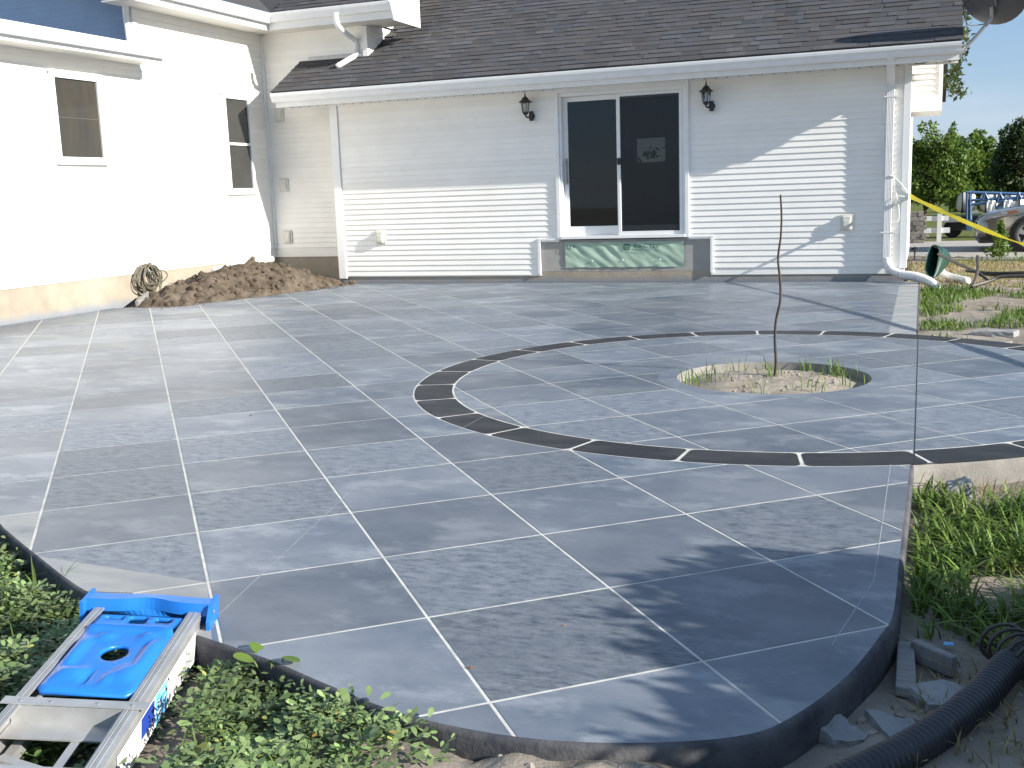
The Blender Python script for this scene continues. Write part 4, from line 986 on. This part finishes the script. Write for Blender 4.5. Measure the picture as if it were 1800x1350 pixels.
# path light
plt_ = thing('path_light', 'small black mushroom path light by the gravel edge', 'path light', (-.10, 20.9, -.13))
MB().lathe([(.012, -.05), (.012, .12), (.03, .125), (.03, .14)], (0, 0, 0), 8).build('post', 'lantern', plt_); MB().lathe([(.085, .165), (.085, .175), (.05, .2), (.01, .22)], (0, 0, 0), 12).build('cap', 'lantern', plt_); MB().lathe([(.03, .14), (.035, .165)], (0, 0, 0), 10).build('lens', 'lens', plt_)

# ================================================================== car
CX, CY, CZ = 1.02, 22.75, -.138
car = thing('parked_car', 'champagne silver sedan parked on the gravel drive', 'car', (CX+2.3, CY+.9, CZ))
def cl_(x, y, z): return (x-2.3, y-.9, z)
# body: lofted cross sections along length (x = 0 at the nose)
sec = [ # x, half width, z bottom, z belt, z top (bonnet/boot height)
 (.00, .50, .28, .50, .58), (.06, .66, .22, .56, .66), (.20, .79, .19, .60, .73), (.50, .86, .18, .66, .80), (.95, .885, .20, .71, .87), (1.35, .89, .20, .75, .93), (1.9, .895, .20, .80, .98), (2.8, .895, .20, .83, 1.0), (3.5, .89, .22, .86, 1.02), (4.1, .86, .24, .86, 1.03), (4.45, .78, .28, .82, 1.0), (4.60, .62, .36, .74, .92)]
V = []; K = 14
for x, hw, zb, zm, zt in sec:
    ring = [(-hw*.86, zb), (-hw*.97, zb+.10), (-hw, (zb+zm)/2), (-hw*.985, zm-.02), (-hw*.95, zm+.03), (-hw*.82, zt-.02), (-hw*.45, zt), (hw*.45, zt), (hw*.82, zt-.02), (hw*.95, zm+.03), (hw*.985, zm-.02), (hw, (zb+zm)/2), (hw*.97, zb+.10), (hw*.86, zb)]
    V += [cl_(x, .9+a, b_) for a, b_ in ring]
F = [(i*K+j, (i+1)*K+j, (i+1)*K+(j+1) % K, i*K+(j+1) % K) for i in range(len(sec)-1) for j in range(K)]+[tuple(range(K)), tuple((len(sec)-1)*K+K-1-j for j in range(K))]
body = MB().add(V, F).build('body', 'carpaint', car, smooth=True)
# wheel arches cut with a boolean-free dark arch disc
cab = [(1.25, .74, .95), (1.95, .60, 1.38), (2.5, .585, 1.44), (3.1, .58, 1.42), (3.9, .70, 1.02)]
V = []; 
for x, hw, z in cab: V += [cl_(x, .9-hw, z), cl_(x, .9+hw, z), cl_(x, .9+.86, .90), cl_(x, .9-.86, .90)]
F = [(i*4+j, i*4+(j+1) % 4, i*4+4+(j+1) % 4, i*4+4+j) for i in range(4) for j in range(4)]+[(0, 3, 2, 1), (16, 17, 18, 19)]
MB().add(V, F).build('cabin_glass', 'carglass', car)
V = []
for x, hw, z in cab[1:4]: V += [cl_(x, .9-hw-.01, z-.03), cl_(x, .9-hw*.8, z+.02), cl_(x, .9+hw*.8, z+.02), cl_(x, .9+hw+.01, z-.03)]
MB().add(V, [(i*4+j, i*4+j+1, i*4+5+j, i*4+4+j) for i in range(2) for j in range(3)]).build('car_roof', 'carpaint', car, smooth=True)
for wx in (.92, 3.62):
    for side in (0, 1):
        yy = .0 if side == 0 else 1.8; d = -1 if side == 0 else 1
        MB().lathe([(.375, 0), (.375, .02), (.30, .022)], cl_(wx, yy+(.008 if side == 0 else -.008), .325), 28, (0, d, 0)).build('wheel_arch', 'black', car)
        wh = MB().lathe([(.20, -.03), (.30, -.035), (.322, -.02), (.325, .04), (.315, .07), (.29, .082), (.225, .078), (.22, .06)], cl_(wx, yy-.02*d, .325), 30, (0, d, 0)).build('wheel', 'rubber', car, smooth=True)
        rm_ = MB(); c = Vector(cl_(wx, yy+.045*d, .325))
        rm_.tube([c+Vector((.222*math.cos(a), 0, .222*math.sin(a))) for a in np.linspace(0, 2*math.pi, 28, endpoint=False)], .014, 6, closed=True)
        for k in range(5):
            a = R(72*k+18)
            T = Matrix.Translation(c) @ Matrix.Rotation(-a, 4, 'Y')
            rm_.add([T @ Vector(p) for p in ((.03, -.012, -.03), (.21, -.01, -.045), (.21, -.01, .045), (.03, -.012, .03), (.03, .012, -.03), (.21, .012, -.045), (.21, .012, .045), (.03, .012, .03))], [(0, 1, 2, 3), (7, 6, 5, 4), (0, 4, 5, 1), (1, 5, 6, 2), (2, 6, 7, 3), (3, 7, 4, 0)])
        rm_.lathe([(.045, -.01), (.045, .016), (.02, .02)], c, 12, (0, d, 0)); rm_.build('rim', 'rim', wh)
        MB().lathe([(.21, 0), (.21, .004)], cl_(wx, yy+.005*d, .325), 24, (0, d, 0)).build('brake_disc', 'black', wh)
# lamps, grille, door lines
MB().add([cl_(.10, .17, .60), cl_(.42, .045, .68), cl_(.62, .03, .74), cl_(.40, .10, .76), cl_(.12, .22, .68)], [(0, 1, 2, 3, 4)]).build('headlight', 'lens', car)
MB().add([cl_(.52, .022, .70), cl_(.72, .012, .745), cl_(.66, .04, .785), cl_(.50, .06, .765)], [(0, 1, 2, 3)]).build('turn_signal', 'amber', car)
MB().lathe([(.06, 0), (.06, .01), (.045, .012)], cl_(.20, .10, .33), 14, (-.4, -1, 0)).build('fog_lamp', 'black', car)
MB().box(-2.32, -2.28, -.42, .42, .42, .56).build('grille', 'black', car)
for x in (1.42, 2.45, 3.3): MB().box(x-2.3, x-2.292, -.903, -.893, .26, .86).build('door_gap', 'black', car)
MB().box(-.2, -.06, -.915, -.895, .76, .785).build('door_handle', 'carpaint', car); MB().box(-.78, -.62, -1.02, -.88, .96, 1.07).build('mirror', 'carpaint', car, bevel=.02)
MB().box(-2.27, 2.2, -.86, .86, .17, .24).build('underbody', 'black', car)

# ================================================================== sprayer implement
sy = 29.0
spr = thing('field_sprayer', 'farm sprayer with white tanks and blue steel frame behind the car', 'sprayer', (2.0, sy, -.155))
def sl3(px, py, Y=sy): return ony(px, py, Y)-Vector((2.0, sy, -.155))
for (pa, pb, pz) in ((1681, 1716, 356), (1722, 1758, 356), (1763, 1800, 357)):
    a, b_ = sl3(pa, pz), sl3(pb, pz); r = .25; L = b_-a
    tk = MB().lathe([(.02, 0), (r*.6, .015), (r*.92, .07), (r, .14), (r, L.length-.14), (r*.92, L.length-.07), (r*.6, L.length-.015), (.02, L.length)], a, 18, L).build('tank', 'tank', spr, smooth=True)
    for t in (.3, .75):
        MB().tube([a+L*t+Vector((0, (r+.004)*math.cos(q), (r+.004)*math.sin(q))) for q in np.linspace(0, 2*math.pi, 20, endpoint=False)], .018, 5, closed=True).build('strap', 'black', tk)
bfm = [((1699, 338), (1900, 344)), ((1704, 352), (1900, 343)), ((1704, 360), (1790, 350)), ((1706, 338), (1706, 405)), ((1700, 338), (1700, 400))]
for (a, b_) in bfm:
    MB().tube([sl3(*a, sy-.45), sl3(*b_, sy-.45)], .035, 4).build('frame_bar', 'bluesteel', spr)
for px in (1731, 1757, 1790): 
    MB().tube([sl3(px-3, 352, sy-.45), sl3(px+1, 339, sy-.45)], .04, 4).build('frame_gusset', 'bluesteel', spr); MB().tube([sl3(px+6, 350, sy-.45), sl3(px+1, 339, sy-.45)], .04, 4).build('frame_gusset', 'bluesteel', spr)
a = sl3(1704, 404, sy-.45); MB().box(a.x-.06, a.x+.06, a.y-.05, a.y+.05, a.z-.02, a.z+.25).build('frame_foot', 'bluesteel', spr)
MB().tube([sl3(1750, 368, sy-.4), sl3(1770, 354, sy-.4)], .05, 4).build('frame_gusset', 'bluesteel', spr)
MB().box(-1.4, 1.6, -.30, .30, .40, .52).build('chassis', 'black', spr); MB().box(-1.35, -.85, -.25, .25, .18, .40).build('chassis', 'black', spr); MB().box(-1.0, 1.4, -.2, .2, .25, .40).build('chassis', 'black', spr)
for px in (1674, 1740):
    p = sl3(px, 412); p.z = .22
    wh = MB().lathe([(.10, -.1), (.2, -.1), (.22, -.06), (.22, .06), (.2, .1), (.10, .1)], p, 20, (0, -1, 0)).build('wheel', 'rubber', spr); MB().lathe([(.12, .0), (.13, .06), (.03, .09)], p, 16, (0, -1, 0)).build('rim', 'outlet', wh)
for pa, pb in (((1660, 380), (1688, 390)), ((1705, 370), (1720, 376)), ((1742, 372), (1750, 378))):
    a, b_ = sl3(*pa, sy-.3), sl3(*pb, sy-.3); MB().box(min(a.x, b_.x), max(a.x, b_.x), a.y-.1, a.y+.1, min(a.z, b_.z), max(a.z, b_.z)).build('side_box', 'tank', spr)
for (px, pyy) in ((1742, 362), (1772, 361)):
    a = sl3(px, pyy, sy-.5)
    V = []; 
    for j in range(5):
        for i in range(7): V.append((a.x-.09+.03*i, a.y-.02*math.sin(i*1.9+j), a.z+.13-.075*j+.01*math.sin(i*2)))
    MB().add(V, [(j*7+i, j*7+i+1, j*7+8+i, j*7+7+i) for j in range(4) for i in range(6)]).build('white_bag', 'label', spr)

# fence and block pillar
fy = 27.0
fn = thing('rail_fence', 'low white two rail fence by the stone pillar', 'fence', (.5, fy, -.155))
def fl(px, py): return ony(px, py, fy)-Vector((.5, fy, -.155))
for (x0, x1, yc, hpx) in ((1604, 1668, 384, 4), (1614, 1670, 405, 4)):
    a, b_ = fl(x0, yc+hpx+1), fl(x1, yc-hpx-1); MB().box(a.x, b_.x, -.03, .03, a.z, b_.z).build('rail', 'whitepaint', fn)
a = fl(1652, 376); MB().box(a.x-.05, a.x+.05, -.05, .05, -.05, a.z).build('post', 'whitepaint', fn)
pil = thing('stone_pillar', 'stacked grey stone block pillar beside the white fence', 'pillar', (.02, 26.6, -.155))
a = ony(1604, 372, 26.6); b_ = ony(1621, 418, 26.6)
wtot = b_.x-a.x+.12; kz = 7; hh = (a.z+.155)/kz; rr = random.Random(8)
bme = {}
for j in range(kz):
    for i in range(3):
        w_ = wtot/3; key = rr.choice((0, 1, 2))
        if key not in bme: bme[key] = MB().box(-w_/2+.004, w_/2-.004, -.14-.01*key, .14, .004, hh-.004).mesh('block', 'block')
        put(bme[key], 'block', pil, (a.x-.02-.06+w_*(i+.5)+(.04 if j % 2 else -.02)+.02*(kz-j)/kz-.02, 0, j*hh))

# ================================================================== foliage
def leaves(name, pts_, size, m, parent=None, seed=1, up_bias=.3, shade=(.7, 1.3)):
    r_ = np.random.default_rng(seed); n = len(pts_); P_ = np.asarray(pts_)
    d = r_.normal(size=(n, 3)); d /= np.linalg.norm(d, axis=1)[:, None]; q = r_.normal(size=(n, 3)); q[:, 2] += up_bias
    e = np.cross(d, q); e /= np.linalg.norm(e, axis=1)[:, None]+1e-9
    s = size*r_.uniform(.6, 1.3, (n, 1)); nrm = np.cross(d, e)
    V = np.concatenate([P_-d*s, P_+e*s*.5+nrm*s*.12, P_+d*s, P_-e*s*.5+nrm*s*.12], 1).reshape(-1, 3)
    F = np.arange(4*n).reshape(n, 4); S = r_.uniform(*shade, n)
    return npmesh(name, V, 4, F, m, S, parent)
def crown_points(blobs, n, seed, surf=.55):
    r_ = np.random.default_rng(seed); out = []
    tot = sum(b_[3]*b_[4]*b_[5] for b_ in blobs)**1
    wts = np.array([(b_[3]*b_[4]*b_[5])**.67 for b_ in blobs]); wts /= wts.sum()
    for b_, w_ in zip(blobs, wts):
        k = int(n*w_); d = r_.normal(size=(k, 3)); d /= np.linalg.norm(d, axis=1)[:, None]
        rad = surf+(1-surf)*r_.random((k, 1))**.6
        rad *= 1+.22*np.sin(d[:, :1]*7+b_[0])*np.cos(d[:, 1:2]*6+b_[1])+.12*np.sin(d[:, 2:3]*15+b_[2]*3)
        out.append(np.array(b_[:3])+d*rad*np.array(b_[3:6]))
    return np.concatenate(out)
def lumpy(blobs, seed, k=7):
    rn = random.Random(seed); out = []
    for b_ in blobs:
        out.append((*b_[:3], *(q*.62 for q in b_[3:])))
        for _ in range(k):
            d = Vector((rn.gauss(0, 1), rn.gauss(0, 1), rn.gauss(.2, 1))).normalized(); f_ = rn.uniform(.28, .5); r_ = rn.uniform(.6, .85)
            out.append((b_[0]+d.x*b_[3]*r_, b_[1]+d.y*b_[4]*r_, b_[2]+d.z*b_[5]*r_, b_[3]*f_, b_[4]*f_, b_[5]*f_*.8))
    return out
def tree(name, base, trunk_h, blobs, n, size, m, label, seed, r0=.1, group=None, limbs=5):
    t = thing(name, label, 'tree', base, group); b0_ = Vector(base); rn = random.Random(seed)
    tm = MB(); top = Vector((.05, 0, trunk_h)); tm.tube(smoothpath([(0, 0, -.15), (.03, .02, trunk_h*.5), top], 5), r0, 8, True, [r0*(1.2-.05*i) for i in range(11)])
    for b_ in blobs[:limbs]:
        e = Vector(b_[:3])-b0_; tm.tube(smoothpath([top*.85, (top*.85+e)/2+Vector((0, 0, .1)), e], 4), r0*.5, 6, True, [r0*.55*(1-.09*i) for i in range(9)])
    tm.build('trunk', 'bark', t, smooth=True)
    P_ = crown_points(lumpy(blobs, seed), n, seed)-np.array(base); leaves('crown', P_, size, m, t, seed)
    return t
def blobs_px(lst, Y):
    out = []
    for px, py, rpx, rpz in lst:
        p = ony(px, py, Y); s = Y/FPX/ fw.dot(Vector((p.x, p.y, 0)).normalized()); out.append((p.x, p.y+random.uniform(-1, 1)*rpx*s*.5, p.z, rpx*s, rpx*s, rpz*s))
    return out
GZ = -.15
b_ = blobs_px([(1625, 300, 34, 42), (1660, 290, 32, 46), (1605, 275, 26, 38), (1640, 250, 30, 28), (1678, 320, 24, 30), (1690, 290, 16, 30), (1650, 330, 36, 26), (1612, 330, 30, 24)], 29.5)
p = ony(1621, 415, 29.5); tree('ornamental_tree', (p.x, p.y, GZ), .75, b_, 9000, .05, 'leaf1', 'bright green bushy tree with a thin trunk behind the white fence', 11, .05)
b_ = blobs_px([(1715, 300, 30, 50), (1735, 270, 22, 32), (1740, 320, 25, 40), (1700, 330, 30, 35), (1720, 250, 12, 18), (1690, 262, 10, 22), (1670, 250, 10, 30)], 52)
p = ony(1722, 372, 52); tree('broadleaf_tree', (p.x, p.y, GZ), 1.2, b_, 9000, .09, 'leaf1', 'mid green tree standing behind the bright green one', 12, .10)
b_ = blobs_px([(1790, 290, 34, 60), (1820, 270, 40, 70), (1775, 330, 28, 40), (1800, 240, 20, 25), (1770, 262, 12, 24), (1850, 280, 40, 80), (1758, 270, 8, 10)], 46)
p = ony(1800, 385, 46); tree('broadleaf_tree', (p.x, p.y, GZ), 1.2, b_, 12000, .09, 'leaf2', 'large dark tree at the far side of the drive', 13, .14)
for k, (px, top, h_) in enumerate(((1560, 260, 60), (1600, 262, 60), (1650, 268, 55), (1755, 292, 45), (1830, 250, 70), (1900, 255, 70), (1960, 240, 70))):
    Y = 80+4*(k % 3); b_ = blobs_px([(px+dx, top+h_*.5+dy, 26, h_*.5) for dx, dy in ((0, 0), (-22, 12), (22, 10), (8, -14), (-10, 30), (18, 34))], Y)
    p = ony(px, 350, Y); tree('background_tree', (p.x, p.y, GZ), 1.5, b_, 4500, .17, 'leaf2', 'dark tree in the distant row '+('hidden behind the gable wall', 'behind the bright green tree beside the stone pillar', 'behind the gap between the two green trees', 'low in the gap beside the large dark tree', 'behind the large dark tree by the drive', 'past the large dark tree, beyond the car bonnet', 'past the large dark tree, beyond the car boot')[k], 20+k, .15, 'distant tree row')
# tall tree beside the house whose hanging twigs show by the dish
tt = thing('tall_tree', 'tall tree beyond the eave with leafy twigs hanging by the dish', 'tree', (3.6, 20.0, -.15))
tm = MB(); base_ = Vector((3.6, 20.0, -.15)); tm.tube(smoothpath([(0, 0, -.1), (.05, 0, 3), (-.1, .1, 6.5)], 6), .2, 10, True, [.24-.009*i for i in range(13)])
lp = []; twp = [[(1705, -30), (1696, 5), (1690, 30), (1688, 55), (1700, 60)], [(1690, -60), (1700, 60), (1694, 90), (1682, 110), (1680, 130), (1664, 150)], [(1694, 90), (1676, 118), (1684, 145), (1692, 168)], [(1700, -20), (1690, 12), (1700, 15)], [(1682, 110), (1668, 140), (1660, 152)], [(1684, 145), (1672, 158), (1685, 165)]]
tm.tube(smoothpath([(-.1, .1, 6.3), (-1.2, -.2, 7.2), (-2.4, -.6, 6.6), ony(1700, -60, 19.2)-base_], 6), .06, 6, True, [.09-.004*i for i in range(19)])
r_ = np.random.default_rng(5)
for L in twp:
    P_ = smoothpath([ony(x_, y_, 19.2+.1*i)-base_ for i, (x_, y_) in enumerate(L)], 6); tm.tube(P_, .007, 5)
    for p in P_[2:]:
        for k in range(4): lp.append(np.array(p)+r_.normal(size=3)*.055)
tm.build('trunk', 'bark', tt, smooth=True)
bl_ = [(3.6, 20, 8.2, 2.2, 2.2, 1.7), (2.2, 19.3, 7.6, 1.3, 1.2, .9), (4.8, 20.5, 7.4, 1.6, 1.6, 1.3)]
cpz = crown_points(bl_, 9000, 4)-np.array(base_); leaves('crown', cpz, .09, 'leaf2', tt, 6); leaves('twig_leaves', np.array(lp), .055, 'leaf2', tt, 7, shade=(.8, 1.6))
# unseen shrub right of the camera; lobes shaped to shade the slab corner
sb = thing('shrub', 'leafy shrub out of view, shaped to shade the rounded slab corner', 'shrub', (1.93, 2.78, -.12))
sm_ = MB(); rn = random.Random(9)
for k in range(9):
    a = rn.uniform(0, 6.28); e = Vector((.45*math.cos(a), .45*math.sin(a), rn.uniform(.6, 1.0))); sm_.tube(smoothpath([(0, 0, -.05), e*.4+Vector((0, 0, .1)), e], 4), .012, 5)
sm_.build('stems', 'bark', sb)
lob = [(0, -1.25, .72, .34), (.3, -1.1, .5, .4), (0, -.95, .80, .34), (.06, -.60, .86, .32), (.05, -.22, .92, .33), (.0, .10, .98, .30), (.12, .34, 1.0, .26), (.45, -.5, .75, .40), (.5, 0, .85, .40), (.5, .35, .75, .34)]
lob += [(-.1, -.8, .40, .38), (-.1, -.3, .42, .42), (-.1, .2, .45, .40), (.4, -.3, .35, .45), (.4, .2, .35, .45), (-.5, -.4, .30, .40), (-.5, .1, .32, .42), (-.9, -.1, .26, .40), (-.9, -.5, .24, .36), (-.55, .35, .35, .34)]  # the nearest low lobes are added to block the sky
P_ = crown_points([(a, b, c, r, r, r*.95) for a, b, c, r in lob], 110000, 3, .0); leaves('foliage', P_, .046, 'leaf3', sb, 8)
# weed shrub by the car wheel
ws = thing('weed_shrub', 'tall yellow green weed growing by the car wheel', 'weed', tuple(onz(1757, 452, -.14)))
P_ = np.array([(rng.normal()*.10*(1.1-z), rng.normal()*.08*(1.1-z), z*.62+.02) for z in rng.random(420)]); leaves('foliage', P_, .05, 'grass', ws, 9, -.6)
MB().tube([(0, 0, -.05), (.01, 0, .5)], .012, 5).build('stem', 'weed', ws)

# ---------------------------------------------------------------- grass and weeds
def blades(name, base, hgt, wid, m, seed, lean=.5, parent=None, shade=(.6, 1.35)):
    r_ = np.random.default_rng(seed); B_ = np.asarray(base); n = len(B_); H = hgt*r_.uniform(.45, 1.25, n); a = r_.uniform(0, 2*np.pi, n); l = lean*r_.uniform(.2, 1.3, n)
    dx, dy = np.cos(a), np.sin(a); px, py = -dy, dx; w_ = wid*r_.uniform(.6, 1.2, n); V = []
    for t, wf in ((0, 1), (.4, .95), (.75, .65), (1, .08)):
        off = l*H*t*t; z = H*t*(1-.35*l*t)
        c = np.stack([B_[:, 0]+dx*off, B_[:, 1]+dy*off, B_[:, 2]+z], 1); s = np.stack([px*w_*wf, py*w_*wf, 0*w_], 1); V += [c-s, c+s]
    V = np.stack(V, 1).reshape(-1, 3); i = (np.arange(n)*8)[:, None]
    F = np.concatenate([i+np.array([2*k, 2*k+1, 2*k+3, 2*k+2]) for k in range(3)], 0)
    S = np.tile(r_.uniform(*shade, n), 3); o = npmesh(name, V, 4, F, m, S, parent); return o
def scatter(n, fn, seed, z=True):
    r_ = random.Random(seed); out = []
    while len(out) < n:
        p = fn(r_)
        if p and not inpoly(Vector(p), outline): out.append((p[0], p[1], ground_z(*p)-.005))
    return out
def clump(r_, x0, x1, y0, y1, sc, th, sd):
    x, y = r_.uniform(x0, x1), r_.uniform(y0, y1)
    return (x, y) if fbm(x+sd, y, sc, 3) > th else None
gr = blades('grass', scatter(4200, lambda r_: clump(r_, .01, 1.1, 3.2, 4.95, 2.4, -.16, 0), 1), .125, .0058, 'grass', 1, 1.15, shade=(.35, 1.5)); tag(gr, 'bright green grass beside the slab under the circle edge', 'grass', kind='stuff')
gr = blades('grass', scatter(5200, lambda r_: clump(r_, .02, 2.2, 9.8, 14.2, 1.3, -.12, 5), 2), .10, .006, 'grass', 2, .7); tag(gr, 'patchy grass between the circle and the house corner', 'grass', kind='stuff')
gr = blades('dry_grass', scatter(6500, lambda r_: clump(r_, -.3, 3.5, 14.6, 20.2, 1.1, -.25, 9), 3), .065, .006, 'dry', 3, 1.0); tag(gr, 'tan dry grass behind the house corner', 'grass', kind='stuff')
gr = blades('grass', scatter(1500, lambda r_: clump(r_, -.3, 3.5, 14.6, 21.2, 1.1, .1, 19), 13), .09, .006, 'grass', 13, .8); tag(gr, 'green tufts in the dry grass by the wheelbarrow', 'grass', kind='stuff')
gr = blades('dry_grass', scatter(1300, lambda r_: clump(r_, .01, 1.0, 2.4, 5.2, 2.2, -.3, 30), 14), .08, .003, 'dry', 14, 1.2); tag(gr, 'dead grass stems on the soil right of the slab', 'grass', kind='stuff')
LTI = LT.inverted()
# purslane mat on the left
def leftweeds(r_):
    x, y = r_.uniform(-4.0, -.95), r_.uniform(1.6, 3.5)
    d = min((Vector((x, y))-q).length for q in near[::4])
    if d > .95: return None
    q = LTI @ Vector((x, y, 0))
    if .31 < q.x < .43 and .08 < q.y < 1.8: return None
    if x > -1.35 and r_.random() < .8*(x+1.35)/.4+.25: return None
    return (x, y) if fbm(x, y, 3, 3) > -.5 else None
pos = scatter(4600, leftweeds, 6); L = []; r_ = random.Random(8)
Vw = []; Fw = []; Sw = []
for (x, y, z) in pos:
    mnd = max(0, .5+fbm(x, y, 4, 3)); hgt = r_.uniform(.012, .045)+.075*mnd; k = r_.randint(6, 13); sc = r_.uniform(.7, 1.35)*(1.5 if r_.random() < .06 else 1); shd = r_.uniform(.65, 1.25)*(.8+.5*max(0, .5+fbm(x+40, y, 2.5, 3)))
    if fbm(x+7, y-3, 5, 3) < -.48: continue
    for j in range(k):
        a = r_.uniform(0, 6.28); rad = r_.uniform(.0, .055)*sc; c = Vector((x+rad*math.cos(a), y+rad*math.sin(a), z+hgt*r_.uniform(.4, 1.1)))
        ln = r_.uniform(.008, .0145)*sc; tilt = r_.uniform(-.2, .9); d = Vector((math.cos(a), math.sin(a), tilt)).normalized(); s = Vector((-math.sin(a), math.cos(a), r_.uniform(-.4, .4))).normalized()
        o = len(Vw); nn = d.cross(s)*ln*.25
        Vw += [c-d*ln, c-d*ln*.2+s*ln*.42-nn*-.3, c+d*ln*.6+s*ln*.5, c+d*ln*1.05, c+d*ln*.6-s*ln*.5, c-d*ln*.2-s*ln*.42+nn*.3]
        Fw.append((o, o+1, o+2, o+3, o+4, o+5)); Sw.append(shd*r_.uniform(.75, 1.3))
Sw = np.clip(np.array(Sw), .4, 2.2)[:, None]*np.array([1, 1, 1.])[None]; yl = np.random.default_rng(3).random(len(Sw)) < .03; Sw[yl] *= np.array([1.5, 1.15, .7]); br = np.random.default_rng(4).random(len(Sw)) < .012; Sw[br] *= np.array([1.15, .65, .5])
wd = npmesh('purslane', [tuple(p) for p in Vw], 6, Fw, 'weed', Sw); tag(wd, 'low round leaved weeds covering the soil around the ladder', 'weeds', kind='stuff')
gr = blades('grass', scatter(520, leftweeds, 16), .12, .0036, 'grass', 16, .8); tag(gr, 'grass blades standing among the low weeds', 'grass', kind='stuff')
def upleft(r_):
    x, y = r_.uniform(-4.2, -2.3), r_.uniform(2.0, 3.8); return (x, y) if fbm(x, y, 2.5, 3) > -.1 else None
gr = blades('grass', scatter(520, upleft, 26), .19, .0045, 'grass', 26, .8); tag(gr, 'longer grass blades along the pale slab border', 'grass', kind='stuff')
# planter sprigs
r_ = random.Random(4); pos = []
for cx, cy, k, sp_ in ((-1.35, 7.28, 26, .10), (-1.2, 7.6, 18, .09), (-1.0, 7.7, 10, .06), (-.75, 7.72, 14, .05), (-.55, 7.62, 40, .07), (-.62, 6.95, 16, .07), (-.92, 6.86, 14, .06), (-.92, 7.43, 14, .03), (-.42, 7.2, 8, .05), (-1.42, 7.1, 14, .05)):
    for j in range(k): pos.append((cx+r_.gauss(0, sp_), cy+r_.gauss(0, sp_), -.04))
gr = blades('planter_grass', pos, .13, .0035, 'grass', 31, .7); tag(gr, 'sparse grass sprigs in the round planter hole', 'grass', kind='stuff')
mb = MB()
for k in range(160):
    a = r_.uniform(0, 6.28); q = .6*math.sqrt(r_.random()); x, y = RC[0]+q*math.cos(a), RC[1]+q*math.sin(a); rock(mb, (x, y, -.014-.055*(q/R_H)**3), r_.choice((.006, .01, .016)), .7, k)
tag(mb.build('planter_pebbles', 'sand'), 'small clods and pebbles in the planter soil', 'pebbles', kind='stuff')
# stones and clods on open ground
mb = MB(); r_ = random.Random(12)
for k in range(900):
    z_ = r_.random()
    x, y = (r_.uniform(-1.6, .6), r_.uniform(1.6, 2.9)) if z_ < .4 else ((r_.uniform(0, 1.4), r_.uniform(2.6, 5.4)) if z_ < .65 else (r_.uniform(0, 2.2), r_.uniform(9.3, 15)))
    if inpoly(Vector((x, y)), outline): continue
    rock(mb, (x, y, ground_z(x, y)), r_.choice((.004, .006, .009, .014, .02)) * (1.4 if y > 9 else 1), .7, k)
tag(mb.build('stones', 'sand'), 'loose stones and clods on the bare soil round the slab', 'stones', kind='stuff')
# two broad leaved seedlings by the slab edge
def seedling(x, y, label, n, size, hgt, sd):
    t = thing('seedling', label, 'seedling', (x, y, ground_z(x, y))); rn = random.Random(sd)
    for k in range(n):
        a = rn.uniform(0, 6.28); tip = Vector((.05*math.cos(a), .05*math.sin(a), hgt*rn.uniform(.7, 1.1))); st_ = MB().tube([(0, 0, -.01), tip*.6, tip], .0025, 5).build('stem', 'weed', t)
        d = Vector((math.cos(a), math.sin(a), rn.uniform(-.1, .8))).normalized(); s = Vector((-math.sin(a), math.cos(a), rn.uniform(-.3, .3))).normalized(); V = [tip]; up_ = d.cross(s)
        for q in np.linspace(0, 2*math.pi, 14, endpoint=False): V.append(tip+d*size*(1+math.cos(q))+s*size*.75*math.sin(q)+up_*size*.12*abs(math.sin(q)))
        V.append(tip+d*size)
        F = [(15, 1+j, 1+(j+1) % 14) for j in range(14)]
        o = MB().add(V, F).build('leaf', 'grass', t, smooth=True); a_ = o.data.attributes.new('shade', 'FLOAT_COLOR', 'FACE'); a_.data.foreach_set('color', np.full((14, 4), 1., np.float32).ravel())
        a_ = st_.data.attributes.new('shade', 'FLOAT_COLOR', 'FACE'); a_.data.foreach_set('color', np.full((len(st_.data.polygons), 4), 1., np.float32).ravel())
p = onz(480, 1185, -.05); seedling(p.x, p.y, 'broad leaved seedling against the slab edge beside the ladder', 4, .030, .12, 2)
# the plant on the inside sill of the far window
hpz = thing('houseplant', 'dark potted plant on the sill of the window beyond the glass door', 'houseplant', (wb.x*.45+wa.x*.55, 19.15, wa.z))
leaves('foliage', np.array([(.06+rng.normal()*.09, rng.normal()*.05, .06+abs(rng.normal())*.13) for _ in range(34)]+[(-.16+rng.normal()*.05, 0, .0+abs(rng.normal())*.05) for _ in range(10)]), .055, 'leaf2', hpz, 3)
MB().lathe([(.05, -.12), (.07, -.01)], (0, 0, 0), 12).build('pot', 'room', hpz)
MB().box(-.3, .3, -.1, .1, -.15, -.12).build('shelf', 'room', hpz)
for o in bpy.data.objects:      # faces that carry no own shade value keep their plain colour
    if o.type == 'MESH' and o.data.materials and o.data.materials[0] and o.data.materials[0].name in ('grass_blade', 'purslane', 'dry_grass', 'leaf_light', 'leaf_dark', 'leaf_shrub', 'asphalt_shingle') and 'shade' not in o.data.attributes:
        a_ = o.data.attributes.new('shade', 'FLOAT_COLOR', 'FACE'); a_.data.foreach_set('color', np.ones((len(o.data.polygons), 4), np.float32).ravel())
